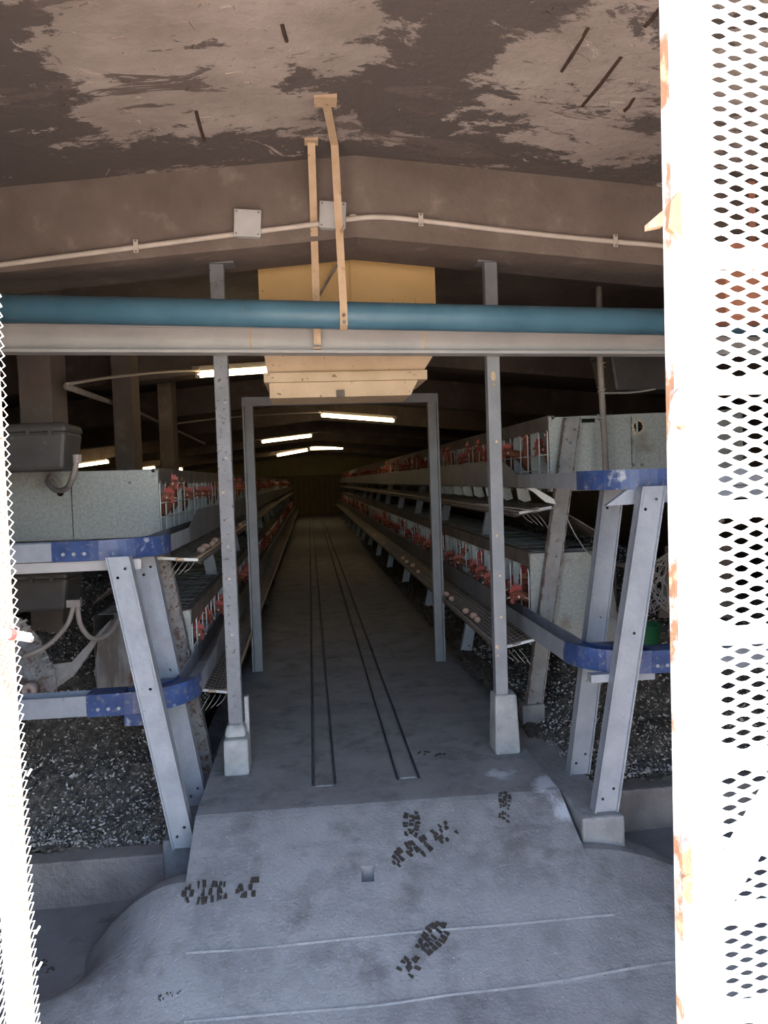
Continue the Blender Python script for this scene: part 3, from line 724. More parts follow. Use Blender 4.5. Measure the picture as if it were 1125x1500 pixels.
# ------------------------------------------------------------------ feed troughs
def trough(sg, x0, x1, zb, zt, zlow, yfull, ycor, xend, ycut, label, U):
    """channel along the cage fronts; low part from yfull down to a blue corner that turns outwards"""
    t = thing('feed_trough', label, 'trough', (sg*(x0+x1)/2, ycor, zb), 'feed troughs')
    def sect(zf): return [(x0, zf), (x0, zb), (x1, zb), (x1, zlow), (x1-.006, zlow), (x1-.006, zb+.006), (x0+.006, zb+.006), (x0+.006, zf)]
    def run(y0, y1, zf0, zf1):
        r = [[(sg*x, y0, z) for x, z in sect(zf0)], [(sg*x, y1, z) for x, z in sect(zf1)]]
        return MB().loft(r)
    part(t, 'channel', run(yfull, YEND-1.6, zt, zt), 'trough')
    part(t, 'sloped_end', run(yfull-ycut, yfull, zlow, zt), 'trough')
    part(t, 'low_channel', run(ycor+.32, yfull-ycut, zlow, zlow), 'leg')
    # corner: quarter turn sweeping the low section
    R = .30; cxx = x0+R; cyy = ycor+.32 if True else 0
    rings = []
    for k in range(13):
        a = math.pi*k/24
        ring = []
        for x, z in sect(zlow+.006):
            rad = cxx-x
            ring.append((sg*(cxx-rad*math.cos(a)), cyy-rad*math.sin(a), z-.004 if z < zlow else z))
        rings.append(ring)
    part(t, 'corner', MB().loft(rings), 'blue', label='scuffed blue painted corner')
    part(t, 'corner_lid', MB().prism([(sg*(cxx-(R-.01)*math.cos(math.pi*k/24)), cyy-(R-.01)*math.sin(math.pi*k/24), zlow-.012) for k in range(13)] + [(sg*cxx, cyy, zlow-.012)], (0, 0, -.006)), 'blue')
    yb = cyy-R
    part(t, 'blue_sleeve', MB().box((min(sg*cxx, sg*(cxx+.16)), yb-.004, zb-.004), (max(sg*cxx, sg*(cxx+.16)), yb+.11, zlow+.006)), 'blue')
    m = [(0, zlow), (0, zb), (x1-x0, zb), (x1-x0, zlow), (x1-x0-.006, zlow), (x1-x0-.006, zb+.006), (.006, zb+.006), (.006, zlow)]
    part(t, 'cross_channel', MB().loft([[(sg*(cxx+.158), yb+dy, z) for dy, z in m], [(sg*xend, yb+dy, z) for dy, z in m]]), 'leg')
    for k in range(3):
        x = cxx+.02+.045*k
        part(t, 'bolt', MB().tube([(sg*x, yb-.004, zb+.03), (sg*x, yb-.012, zb+.03)], .008, 8), 'leg')
    return t
trough(1, .985, 1.115, 1.372, 1.545, 1.45, 4.95, 3.22, 2.4, .38, 'feed trough of the upper tier with blue corner over the green bowl', RU)
trough(1, .895, .995, .565, .70, .655, 4.85, 3.20, 2.4, .30, 'feed trough of the lower tier with blue corner beside the green bowl', RL)
trough(-1, .945, 1.06, 1.135, 1.30, 1.215, 4.75, 3.48, 2.4, .35, 'feed trough of the upper tier with blue corner below the upper water tank', LU)
trough(-1, .83, .94, .44, .57, .53, 4.75, 3.48, 2.4, .30, 'feed trough of the lower tier with blue corner over the tank-side manure', LL)

# ------------------------------------------------------------------ egg trays
def tray(sg, xo, xi, zo, zi, y0, label):
    t = thing('egg_tray', label, 'egg tray', (sg*(xo+xi)/2, y0, zo), 'egg collecting trays')
    lip = MB().tube(curve([(sg*(xo+.11), y0-.03, zi-.01), (sg*(xo+.03), y0+.05, zo+.012), (sg*xo, y0+.25, zo+.02), (sg*xo, y0+1, zo+.022)], 6)+[Vector((sg*xo, YEND-2, zo+.022))], .007, 6)
    part(t, 'lip', lip, 'strap' if sg < 0 else 'wire')
    part(t, 'lip_strip', MB().box((min(sg*xo, sg*(xo+.006)), y0+.25, zo-.012), (max(sg*xo, sg*(xo+.006)), YEND-2, zo+.025)), 'boardb')
    mb = MB(); n = 9
    for i in range(n+1):
        f = i/n; x = xo+(xi-xo)*f; z = zo+(zi-zo)*f - .012*math.sin(math.pi*f)
        mb.tube([(sg*x, y0+.06*(1-f), z), (sg*x, YEND-2, z)], .0025, 4)
    for i in range(200):
        y = y0+.05+.06*i; mb.tube([(sg*(xo+(xi-xo)*f), y, zo+(zi-zo)*f-.012*math.sin(math.pi*f)-.003) for f in (0, .5, 1)], .002, 4)
    part(t, 'wire_mat', mb, 'wire')
    part(t, 'base_sheet', MB().hexa([(sg*xo, y0+.1, zo-.018), (sg*xi, y0+.1, zi-.018), (sg*xi, y0+.1, zi-.014), (sg*xo, y0+.1, zo-.014)], [(sg*xo, YEND-2, zo-.018), (sg*xi, YEND-2, zi-.018), (sg*xi, YEND-2, zi-.014), (sg*xo, YEND-2, zo-.014)]), 'boardb')
    part(t, 'front_bar', MB().bar((sg*xo, y0, zo+.01), (sg*xi, y0-.01, zi), .012, .014), 'white')
    for k in range(4):
        a = Vector((sg*(xo+.02+.03*k), y0, zo)); part(t, 'loose_wire', MB().tube(curve([a, a+Vector((sg*.02, -.03, -.03)), a+Vector((sg*.05, -.04, -.05-.01*k))], 4), .002, 4), 'wire')
    return t
TR = {'RL': (1, .735, .95, .49, .545, 4.12), 'RU': (1, .945, 1.2, 1.215, 1.26, 4.42), 'LL': (-1, .745, .93, .30, .34, 4.25), 'LU': (-1, .87, 1.09, 1.045, 1.075, 4.15)}
tray(*TR['RL'], 'wire egg tray of the lower tier beside the green bowl, brown eggs on it')
tray(*TR['RU'], 'wire egg tray under the upper tier on the green bowl side')
tray(*TR['LL'], 'wire egg tray low over the kerb on the water tank side')
tray(*TR['LU'], 'wire egg tray with tan lip under the upper tier beside the water tanks')
# white brackets under the right upper tray
for i in range(9):
    y = 4.62+.42*i
    br = MB().prism([(.99, y, 1.365), (1.06, y, 1.365), (1.08, y, 1.29), (1.04, y, 1.28), (1.0, y, 1.30)], (0, .012, 0)).build('tray_bracket', 'galv', label='pale sheet bracket between the upper trough and its egg tray, green bowl side', cat='bracket', group='tray brackets')
MB().prism([(.98, 4.36, 1.37), (1.02, 4.36, 1.375), (1.14, 4.36, 1.30), (1.15, 4.36, 1.27), (1.09, 4.36, 1.285), (1.02, 4.36, 1.345)], (0, .012, 0)).build('tray_bracket', 'white', label='white bent end bracket where the upper egg tray meets the rusty leg', cat='bracket')

# ------------------------------------------------------------------ support legs (channel sections)
def sg_(a): return 1 if a[0] > 0 else -1
def channel_leg(a, b, w, d, m, label, y, group, name='support_leg', foot=None):
    """flat web facing the door, flanges behind; a = foot (x,z), b = head (x,z)"""
    t = thing(name, label, 'leg', (a[0], y, a[1]), group)
    A, B = Vector((a[0], y, a[1])), Vector((b[0], y, b[1])); dr = (B-A).normalized(); sd = Vector((dr.z, 0, -dr.x))
    # level ends
    def pt(p, k): return p + Vector((k/dr.z, 0, 0))
    web = MB().hexa([pt(A, -w/2), pt(A, w/2), pt(A, w/2)+Vector((0, .006, 0)), pt(A, -w/2)+Vector((0, .006, 0))], [pt(B, -w/2), pt(B, w/2), pt(B, w/2)+Vector((0, .006, 0)), pt(B, -w/2)+Vector((0, .006, 0))])
    web_o = part(t, 'web', web, 'dullleg' if m == 'rustleg' and sg_(a) > 0 else m)
    for k in (-1, 1):
        e = k*w/2; i_ = e-k*.007
        f = MB().hexa([pt(A, min(e, i_))+Vector((0, -.012, 0)), pt(A, max(e, i_))+Vector((0, -.012, 0)), pt(A, max(e, i_))+Vector((0, d, 0)), pt(A, min(e, i_))+Vector((0, d, 0))],
                      [pt(B, min(e, i_))+Vector((0, -.012, 0)), pt(B, max(e, i_))+Vector((0, -.012, 0)), pt(B, max(e, i_))+Vector((0, d, 0)), pt(B, min(e, i_))+Vector((0, d, 0))])
        part(t, 'flange', f, 'rustleg' if (m == 'rustleg') else m)
    ct = MB()
    for (s, k) in ((.04, -.2), (.07, .2), (.93, -.2), (.96, .2), (.55, .1)):
        q_ = pt(A.lerp(B, s), k*w); ct.tube([q_+Vector((0, -.02, 0)), q_+Vector((0, .02, 0))], .007, 10)
    cut(web_o, ct)
    return t
gR, gL = 'support legs on the green bowl side', 'support legs on the water tank side'
f1 = P(886, 1187, Y=3.21); h1 = P(956, 712, Y=3.21)
channel_leg((f1.x, -.03), (h1.x, h1.z), .105, .05, 'leg', 'blue-grey channel leg on the broken kerb end, outermost on the green bowl side', 3.20, gR)
f2 = P(846, 1131, Y=3.64); h2 = P(897, 720, Y=3.64)
channel_leg((f2.x, -.028), (h2.x, h2.z+.02), .10, .05, 'leg', 'blue-grey channel leg second from the broken kerb end', 3.62, gR)
f3 = P(778, 1060, Y=4.40); h3 = P(838, 612, Y=4.40)
t3 = channel_leg((f3.x, -.022), (h3.x, h3.z), .095, .04, 'rustleg', 'rusty flaking leg third from the broken kerb end', 4.385, gR)
part(t3, 'foot_plate', MB().box((f3.x-.06, 4.36, -.024), (f3.x+.075, 4.45, .10)), 'dullleg', bevel=.006)
f1 = P(276, 1223, Y=3.54); h1 = P(182, 812, Y=3.54)
channel_leg((f1.x, -.15), (h1.x, h1.z), .098, .05, 'leg', 'blue-grey channel leg on the kerb end by the water tanks', 3.42, gL)
f2 = P(290, 1176, Y=3.89); h2 = P(213, 815, Y=3.89)
channel_leg((f2.x, -.148), (h2.x, h2.z), .10, .05, 'leg', 'blue-grey channel leg second from the kerb end by the water tanks', 3.86, gL)
f3 = P(303, 1131, Y=4.30); h3 = P(234, 835, Y=4.30)
channel_leg((f3.x, -.145), (h3.x, 1.15), .09, .05, 'rustleg', 'rusty leg third from the kerb end by the water tanks', 4.28, gL)
ORD = 'first second third fourth fifth sixth seventh eighth ninth tenth eleventh twelfth'.split()
for i in range(12):
    y = 6.1+2.0*i
    channel_leg((.93, -.015), (1.22, 1.33), .085, .04, 'leg', ORD[i]+' grey leg beyond the rusty leg on the green bowl side', y, gR)
    channel_leg((-.90, -.14), (-1.12, 1.16), .085, .04, 'leg', ORD[i]+' grey leg beyond the rusty leg on the water tank side', y, gL)
# cross rails under the upper corners
MB().hexa([(1.02, 3.27, 1.30), (2.3, 3.27, 1.33), (2.3, 3.27, 1.368), (1.12, 3.27, 1.368)], [(1.02, 3.3, 1.30), (2.3, 3.3, 1.33), (2.3, 3.3, 1.368), (1.12, 3.3, 1.368)]).build('cross_rail', 'leg', label='grey cross rail under the upper blue corner on the green bowl side', cat='rail')
MB().box((-2.3, 3.52, 1.085), (-1.03, 3.56, 1.13)).build('cross_rail', 'beam', label='grey cross rail under the upper trough by the water tanks', cat='rail')
MB().box((.93, 3.25, .525), (1.22, 3.30, .56)).build('cross_rail', 'leg', label='short grey rail under the lower blue corner on the green bowl side', cat='rail')
MB().box((-1.13, 3.50, .385), (-.98, 3.54, .435)).build('cross_rail', 'blue', label='short blue rail under the lower corner by the water tanks', cat='rail')

# ------------------------------------------------------------------ tanks, hoses, netting
def tank(cx, cy, z0, w, d, h, label, extra):
    t = thing('water_tank', label, 'tank', (cx, cy, z0), 'grey water tanks')
    part(t, 'body', box_taper(MB(), cx, cy, z0, z0+h*.82, w*.84, w*.96, d*.84, d*.96), 'tank', bevel=.02)
    part(t, 'lid', box_taper(MB(), cx, cy, z0+h*.80, z0+h, w, w*.94, d, d*.92), 'tank', bevel=.02)
    for dx in (-.25, .05, .3): part(t, 'lid_clip', MB().box((cx+dx*w-.01, cy-d/2-.006, z0+h*.74), (cx+dx*w+.01, cy-d/2+.01, z0+h*.86)), 'tank')
    extra(t)
def e_up(t):
    a = P(113, 672, Y=3.88)
    pts = [a, P(108, 695, Y=3.9), P(98, 715, Y=4.0), P(82, 718, Y=4.1), P(70, 706, Y=4.2), P(76, 698, Y=4.28), P(88, 712, Y=4.34)]
    part(t, 'hose', MB().tube(curve(pts, 8), .014, 8), 'hose', smooth=True)
    part(t, 'fitting', MB().tube([a+Vector((0, 0, .02)), a-Vector((0, 0, .02))], .021, 10), 'hose')
def e_lo(t):
    a = P(108, 886, Y=3.86)
    part(t, 'hose', MB().tube(curve([a, P(98, 915, Y=3.86), P(70, 945, Y=3.86), P(32, 963, Y=3.86)], 8), .012, 8), 'hose', smooth=True)
    b = P(113, 884, Y=3.9)
    part(t, 'hose', MB().tube(curve([b, P(118, 915, Y=3.92), P(135, 935, Y=4.0), P(160, 928, Y=4.1), P(178, 900, Y=4.2)], 8), .013, 8), 'hose', smooth=True)
    part(t, 'fitting', MB().box(a+Vector((-.03, -.015, -.01)), a+Vector((.035, .02, .025))), 'hose')
ct = P(62, 655, Y=4.0)
a, b = P(-30, 655, Y=3.91), P(98, 622, Y=3.91)
tank((a.x+b.x)/2, 4.06, 1.545, b.x-a.x, .3, .235, 'dark grey lidded water tank standing on the upper tank-side cages', e_up)
tank((a.x+b.x)/2-.02, 4.06, .85, b.x-a.x-.02, .3, .20, 'dark grey lidded water tank hung between the tiers over manure', e_lo)
def none(t):
    part(t, 'strap', MB().tube(curve([P(880, 576, Y=4.28), P(925, 575, Y=4.33), P(960, 570, Y=4.33)], 4), .006, 6), 'wire')
a, b = P(896, 540, Y=4.4), P(1050, 540, Y=4.4)
tank((a.x+b.x)/2, 4.62, 1.93, b.x-a.x, .34, .27, 'large grey tank hung above the upper cages on the green bowl side', none)
u0, u1 = P(878, 505, Y=4.30), P(888, 700, Y=4.30)
vp = thing('hanger_pipe', 'thin grey vertical pipe tied to the tank over the green bowl side cages', 'pipe', u1, None)
part(vp, 'pipe_run', MB().tube([(u1.x-.02, 4.30, 2.5), u0, u1], .018, 10), 'hose', smooth=True)
for py in (535, 574, 614):
    p = P(881, py, Y=4.3); part(vp, 'wire_tie', MB().tube([p+Vector((.022*math.cos(k), .022*math.sin(k), .004*k-.01)) for k in [i*.7 for i in range(14)]], .004, 5), 'wire')
# hose and netting on the right
MB().tube(curve([P(*q_) for q_ in ((1060, 760, 4.1), (1000, 802, 4.2), (985, 812, 4.3), (960, 823, 4.45), (920, 828, 4.6), (898, 824, 4.7), (870, 806, 4.72))], 8), .017, 8).build('water_hose', 'hose', None, True, label='grey-brown hose sagging behind the blue-grey legs above the netting', cat='hose')
for pts, lab in ((((828, 752, 4.33), (838, 775, 4.32), (850, 795, 4.32), (858, 806, 4.33), (872, 815, 4.4)), 'stiff wire drooping from the rusty leg to the lower cage top'),
                 (((700, 738, 4.6), (760, 745, 4.40), (790, 748, 4.36), (830, 740, 4.33)), 'long wire tied along the upper egg tray near the rusty leg')):
    MB().tube(curve([P(*q_) for q_ in pts], 6), .004, 5).build('loose_wire', 'wire', None, True, label=lab, cat='wire')
nt_o = thing('torn_netting', 'torn net fringe hanging behind the outermost blue-grey leg', 'net', P(960, 890, Y=4.3))
rn = random.Random(9)
for i in range(13):
    x0 = 990-4*i*.9; pts = [P(1000-2*i, 780+rn.uniform(-5, 5)+4*i, Y=4.3), P(x0-6, 830+rn.uniform(-5, 5), Y=4.3), P(955+rn.uniform(-8, 25), 862+rn.uniform(-6, 6), Y=4.28), P(950+3.4*i, 893+rn.uniform(-7, 8), Y=4.27)]
    part(nt_o, 'strand', MB().tube(curve(pts, 5), .0035, 5), 'net')
for k in range(4):
    pts = [P(946+i*8, 878+k*5+rn.uniform(-4, 5), Y=4.27) for i in range(7)]
    part(nt_o, 'strand', MB().tube(curve(pts, 4), .003, 5), 'net')
sk = [P(*q_, Y=4.34) for q_ in ((880, 830), (895, 862), (905, 905), (880, 905), (868, 880))]
MB().prism(sk, (0, .01, 0)).build('torn_sheet', 'net', label='torn brown sheet hanging between the two blue-grey legs', cat='sheet')
sk = [P(*q_, Y=4.42) for q_ in ((975, 800), (1075, 790), (1080, 905), (965, 905))]
MB().prism(sk, (0, .012, 0)).build('torn_sheet', 'boardb', label='dark brown sheet hanging behind the torn net fringe', cat='sheet')
gp = P(944, 930, Y=3.9)
gb = thing('green_bowl', 'green plastic bowl lying in the lower feed trough cross run', 'bowl', gp-Vector((0, 0, .07)))
rings = []
for (r, z) in ((.055, -.07), (.075, -.03), (.085, .05), (.09, .055), (.081, .05), (.07, -.025), (.05, -.06)):
    rings.append([(r*math.cos(2*math.pi*k/20), r*math.sin(2*math.pi*k/20), z+.07) for k in range(20)])
MB().loft(rings).build('bowl_shell', 'green', gb, True)
MB().tube([(.088*math.cos(k*.3), .088*math.sin(k*.3), .125) for k in range(22)], .006, 6).build('rim', 'green', gb, True)
MB().box((gp.x-.25, 3.84, gp.z-.082), (gp.x+.6, 3.98, gp.z-.072)).build('shelf_plank', 'boardb', label='dark plank carrying the green bowl behind the lower trough', cat='plank')
# flywheel hub and slanted chute on the left
hubc = P(41, 1012, Y=3.85)
hb = thing('pulley_hub', 'rust pink hub with a dark bore on the tank-side cross channel', 'hub', hubc)
rg_ = [[(r*math.cos(2*math.pi*k/18), y, r*math.sin(2*math.pi*k/18)) for k in range(18)] for r, y in ((.036, .06), (.036, 0), (.030, -.012), (.014, -.012), (.014, .055))]
MB().loft(rg_).build('hub_ring', 'stile', hb, True)
MB().box((-.09, .03, -.06), (.03, .1, -.036)).build('bracket_foot', 'rustleg', hb)
ch = thing('chute_plate', 'slanted rusty chute with ribbed strip behind the hub', 'chute', P(70, 960, Y=3.95))
part(ch, 'side_plate', MB().prism([P(30, 905, Y=3.98), P(58, 935, Y=3.98), P(80, 985, Y=3.98), P(84, 1015, Y=3.98), P(30, 1022, Y=3.98), P(-20, 1000, Y=3.98), P(-20, 900, Y=3.98)], (0, .01, 0)), 'rustleg')
for k in range(9):
    a, b = P(30+5.2*k, 912+9*k, Y=3.965), P(40+5.2*k, 908+9*k, Y=3.965); part(ch, 'rib', MB().bar(a, b, .012, .012), 'wire')
part(ch, 'curtain', MB().prism([P(62, 975, Y=4.1), P(105, 970, Y=4.1), P(145, 925, Y=4.15), P(165, 905, Y=4.2), P(130, 960, Y=4.15), P(108, 990, Y=4.1), P(65, 1020, Y=4.05)], (0, .008, 0)), 'net')

# ------------------------------------------------------------------ hens
def hen_meshes(pose):
    if pose == 0: neck = [(.085, 0, .215, .05, .06), (.108, .002, .26, .034, .038), (.122, .004, .305, .025, .027), (.13, .006, .335, .0235, .025), (.145, .008, .355, .023, .024), (.166, .010, .357, .016, .018), (.178, .012, .354, .006, .007)]
    elif pose == 1: neck = [(.095, .0, .21, .05, .058), (.14, .0, .235, .034, .036), (.185, .004, .252, .025, .026), (.215, .008, .262, .0235, .024), (.238, .012, .262, .023, .024), (.26, .016, .256, .016, .018), (.272, .018, .252, .006, .007)]
    else: neck = [(.085, .004, .215, .05, .06), (.105, .012, .262, .034, .038), (.112, .022, .305, .025, .027), (.115, .03, .332, .0235, .025), (.12, .045, .348, .023, .024), (.124, .066, .350, .017, .018), (.126, .079, .347, .006, .007)]
    neck = neck[:3]+[(x, y, z, ry*1.22, rz*1.22) for x, y, z, ry, rz in neck[3:]]
    sp = [(-.20, 0, .285, .006, .012), (-.175, 0, .26, .022, .04), (-.13, 0, .215, .052, .062), (-.06, 0, .175, .074, .082), (.01, 0, .168, .076, .085), (.055, 0, .185, .066, .076)] + neck
    n = 12; rings = []
    for i, (x, y, z, ry, rz) in enumerate(sp):
        a, b = sp[max(i-1, 0)], sp[min(i+1, len(sp)-1)]
        t = Vector((b[0]-a[0], b[1]-a[1], b[2]-a[2])).normalized(); sd = Vector((-t.y, t.x, 0))
        if sd.length < .05 or abs(t.z) > .97: sd = Vector((0, 1, 0))
        if sd.y < 0 and pose != 2: sd = -sd
        sd.normalize(); up = t.cross(sd).normalized()
        rings.append([Vector((x, y, z))+sd*ry*math.cos(2*math.pi*k/n)+up*rz*math.sin(2*math.pi*k/n) for k in range(n)])
    body = MB().loft(rings)
    h = Vector(neck[-3][:3]); fwd = (Vector(neck[-1][:3])-Vector(neck[-3][:3])); fwd.z *= .5; fwd.normalize(); sd = Vector((-fwd.y, fwd.x, 0)).normalized(); up = Vector((0, 0, 1))
    tip = Vector(neck[-1][:3])
    comb = [(-.034, .016), (-.040, .034), (-.027, .031), (-.024, .052), (-.011, .038), (-.003, .059), (.006, .038), (.015, .053), (.020, .031), (.029, .038), (.027, .012), (.01, .015)]
    cb = MB().prism([h+fwd*a*1.2+up*(b*1.15+.004)-sd*.004 for a, b in comb], sd*.008)
    wt = MB()
    for s in (-1, 1):
        c = h+fwd*.018-up*.028+sd*s*.009
        wt.loft([[c+up*dz+fwd*r*math.cos(2*math.pi*k/8)+sd*.004*math.sin(2*math.pi*k/8) for k in range(8)] for r, dz in ((.004, .014), (.010, .004), (.012, -.008), (.006, -.017))])
    # bare red face patches
    for s in (-1, 1):
        c = h+fwd*.012+sd*s*.021+up*.002
        wt.ball(c, (.014, .007, .012) if abs(fwd.x) > .7 else (.007, .014, .012), 8, 5)
    bk = MB().loft([[tip-fwd*.006+(sd*math.cos(2*math.pi*k/8)*.0075+up*math.sin(2*math.pi*k/8)*.0065) for k in range(8)], [tip+fwd*.010+(sd*math.cos(2*math.pi*k/8)*.004+up*(math.sin(2*math.pi*k/8)*.0045-.001)) for k in range(8)], [tip+fwd*.020-up*.005+(sd*math.cos(2*math.pi*k/8)*.0008+up*math.sin(2*math.pi*k/8)*.0008) for k in range(8)]])
    ey = MB(); lb = MB()
    for s in (-1, 1):
        ey.ball(h+fwd*.014+sd*s*.0285+up*.006, .0052, 8, 6)
        lb.ball(h-fwd*.010+sd*s*.0265-up*.008, (.0075, .004, .009), 8, 5)
    wg = MB()
    for s in (-1, 1):
        rr_ = [[Vector((x, s*(y0), z))+Vector((0, s*.012*math.cos(2*math.pi*k/8), rz*math.sin(2*math.pi*k/8))) for k in range(8)] for x, y0, z, rz in ((.06, .062, .195, .02), (.02, .073, .19, .05), (-.05, .070, .19, .052), (-.11, .05, .205, .035), (-.165, .03, .225, .012))]
        wg.loft(rr_)
    lg = MB()
    for s in (-1, 1):
        lg.tube([(0, s*.035, .12), (.005, s*.037, .06), (-.005, s*.038, .008)], [.014, .007, .006], 6)
        for a in (-.5, 0, .5): lg.tube([(-.005, s*.038, .006), (.04*math.cos(a), s*.038+.04*math.sin(a), .003)], .004, 5)
    parts = [('comb', cb, 'comb', False), ('wattles', wt, 'comb', True), ('beak', bk, 'beak', True), ('eyes', ey, 'eye', True), ('ear_lobes', lb, 'lobe', True), ('wings', wg, 'feather', True), ('legs', lg, 'beak', True)]
    full = MB(); mats = ['feather']
    for (nm, mb_, mt, _) in [('body', body, 'feather', True)]+parts:
        if mt not in mats: mats.append(mt)
        full.cur = mats.index(mt); full.add(mb_.v, mb_.f)
    return body.mesh('hen', 'feather', True), [(nm, mb_.mesh(nm, mt, sm)) for nm, mb_, mt, sm in parts], full.mesh('hen_whole', mats, True)
HM = [hen_meshes(k) for k in range(3)]
rh = random.Random(12)
def hen(sg, x, y, z, pose, yaw, near, label, group, sc=1):
    body, parts, full = HM[pose]
    o = obj('hen', body if near else full, None, label, 'hen', group)
    o.location = (sg*x, y, z); o.rotation_euler = (0, 0, (math.pi if sg > 0 else 0)+yaw); o.scale = (sc,)*3
    if near:
        for nm, me in parts: obj(nm, me, o)
    return o
ROWS = [('RU', 1, RU, 'brown hen with red comb in the upper cages on the green bowl side', 'hens in the upper cages, green bowl side'),
        ('RL', 1, RL, 'brown hen with red comb in the lower cages on the green bowl side', 'hens in the lower cages, green bowl side'),
        ('LU', -1, LU, 'brown hen with red comb in the upper cages on the water tank side', 'hens in the upper cages, water tank side'),
        ('LL', -1, LL, 'brown hen with red comb in the lower cages on the water tank side', 'hens in the lower cages, water tank side')]
def hen_label(pose, y, R, key):
    k = int((y-R['yp']-.006)/PITCH)+1
    o = (ORD[k-1] if k <= 12 else str(k)+('th' if k % 10 not in (1, 2, 3) or k % 100 in (11, 12, 13) else {1: 'st', 2: 'nd', 3: 'rd'}[k % 10]))
    return ('upright brown hen', 'brown hen leaning its head out', 'brown hen looking sideways')[pose] + ', ' + o + ' cage from the end panel, ' + ('upper' if key[1] == 'U' else 'lower') + ' tier, ' + ('bowl side' if key[0] == 'R' else 'tank side')
rest = MB()
for key, sg, R, lab, grp in ROWS:
    n = 0; i = 0
    sc = min(1.0, (R['z1']-R['z0']-.02)/.42) if key != 'RL' else 1.08
    y = R['yp']+.14
    while y < YEND-2.4:
        if i == 0: pose = {'RU': 2, 'RL': 1, 'LU': 1, 'LL': 1}[key]
        else: pose = rh.choice((0, 1, 1, 2))
        out = {0: .165, 1: .225, 2: .155}[pose]
        x = R['x0']+out*sc-rh.uniform(-.02, .05)
        ya = rh.uniform(-.45, .45)
        if n < 72: hen(sg, x, y, R['z0']+.002, pose, ya, n < 22, hen_label(pose, y, R, key), grp, sc)
        else:
            full = HM[pose][2]
            mt = Matrix.Translation((sg*x, y, R['z0'])) @ Matrix.Rotation((math.pi if sg > 0 else 0)+ya, 4, 'Z') @ Matrix.Scale(sc, 4)
            base = len(rest.v); rest.v += [tuple(mt @ v.co) for v in full.vertices]
            for pl_ in full.polygons: rest.f.append(tuple(base+k for k in pl_.vertices)); rest.mi.append(pl_.material_index)
        n += 1; i += 1; y += rh.uniform(.15, .26) if y < 14 else rh.uniform(.2, .34)
rest.build('hen_flock', ['feather', 'comb', 'beak', 'eye', 'lobe'], None, True, label='far flock of brown hens in the dim ends of the cage rows', cat='hens', kind='stuff')

# ------------------------------------------------------------------ eggs
eg = MB(); rings = []
for j in range(9):
    a = math.pi*max(.03, min(.97, j/8)); r = .0215*math.sin(a)*(1+.12*math.cos(a)); rings.append([(-.029*math.cos(a), r*math.cos(2*math.pi*k/12), r*math.sin(2*math.pi*k/12)) for k in range(12)])
egm = eg.loft(rings).mesh('egg', 'egg', True)
def egg(key, px, py, k):
    sg, xo, xi, zo, zi, y0 = TR[key]; X = sg*(xo+.04)
    p = P(px, py, X=X); o = obj('egg', egm, None, ORD[k]+{'RL': ' brown egg from the front bar of the lower tray, green bowl side', 'LU': ' brown egg from the front bar of the upper tray, water tank side'}[key], 'egg', 'eggs on tray '+key.replace('RL', 'beside the green bowl').replace('LU', 'by the water tanks'))
    f = .04/abs(xi-xo); o.location = (X+sg*random.uniform(-.008, .03), p.y, zo+(zi-zo)*f-.012*math.sin(math.pi*f)+.025); o.rotation_euler = (0, 0, random.uniform(0, 3))
for k, q_ in enumerate(((697, 893), (690, 889), (682, 885), (660, 868), (652, 864), (644, 857), (612, 834), (601, 826), (595, 821), (588, 815), (562, 797), (548, 786))): egg('RL', *q_, k)
for k, q_ in enumerate(((296, 795), (303, 791), (309, 788), (318, 782), (340, 768), (352, 760))): egg('LU', *q_, k)

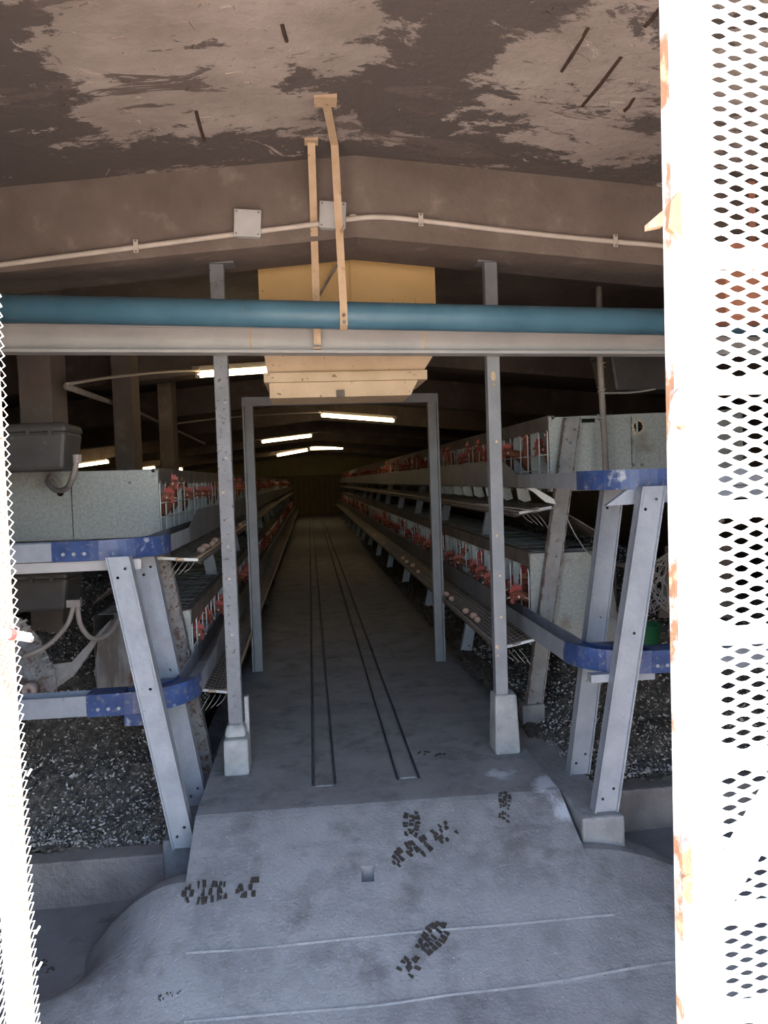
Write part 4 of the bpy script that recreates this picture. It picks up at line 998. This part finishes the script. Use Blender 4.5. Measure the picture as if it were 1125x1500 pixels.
# ------------------------------------------------------------------ boot prints on the ramp
def sz(x, y): return 0 if (y >= 3.44 and abs(x) < XE) else max(zr(x, y), gz(x, y))
def ramp_pt(px, py):
    z = -.2
    for _ in range(15): p = P(px, py, z=z); z = sz(p.x, p.y)
    return p
def bootprint(heel, toe, label, seed, sole=True, heelp=True, dens=1):
    rb = random.Random(seed); A, B = ramp_pt(*heel), ramp_pt(*toe)
    d = Vector((B.x-A.x, B.y-A.y)); L = d.length; d.normalize(); s = Vector((-d.y, d.x))
    t = thing('boot_print', label, 'print', (A+B)/2, 'muddy boot prints')
    def W(f): return lerp_table([(0, .55), (.06, .8), (.2, .8), (.34, .6), (.5, .72), (.75, 1), (.9, .85), (1, .45)], f)*L*.185
    def zone(f): return (heelp and f < .3) or (sole and f > .40)
    def poly(pts):
        out = []
        for (f, w) in pts:
            x = A.x+d.x*f*L+s.x*w; y = A.y+d.y*f*L+s.y*w; z = sz(x, y); out.append((x, y, z+.0015))
        part(t, 'mud_lug', MB().prism(out, (0, 0, .003)), 'mud')
    f = .02
    while f < .97:
        df = rb.uniform(.045, .075)
        if zone(f) and zone(f+df*.8):
            w = W(f+df/2); k = rb.choice((3, 3, 4))
            edges = [-1+2*i/k for i in range(k+1)]
            for a, b in zip(edges, edges[1:]):
                if rb.random() > .85*dens: continue
                g_ = .06; sk_ = rb.uniform(-.02, .02)
                j = lambda: rb.uniform(-.014, .014)
                bend = .10*(1-((a+b)/2)**2)
                poly([(f+sk_+bend+j(), (a+g_)*w), (f+sk_+bend+df*.4+j(), (a+g_*.5)*w), (f+sk_+bend+df*.75+j(), (a+g_)*w), (f+sk_+bend+df*.78+j(), (b-g_)*w), (f+sk_+bend+df*.4+j(), (b-g_*.5)*w), (f+sk_+bend+j(), (b-g_)*w)])
        f += df
bootprint((588, 1432), (648, 1358), 'sharp dark muddy boot print across the ramp joint', 1)
bootprint((386, 1300), (276, 1311), 'muddy boot print at the ramp edge beside the kerb end', 2, dens=.85)
bootprint((668, 1228), (584, 1263), 'smeared muddy boot print beside the ramp hole', 3, dens=.75)
bootprint((600, 1262), (604, 1202), 'short muddy sole print behind the smeared one', 4, heelp=False)
bootprint((738, 1216), (740, 1162), 'muddy boot print near the lime spill', 6, dens=.8)
bootprint((655, 1108), (604, 1101), 'faint mud marks beside the track strip end', 8, sole=True, heelp=True, dens=.25)
bootprint((76, 1425), (58, 1408), 'faint muddy mark on the ground under the fine mesh leaf', 9, dens=.4)
bootprint((228, 1466), (262, 1452), 'faint muddy mark low on the ramp apron', 10, dens=.35)
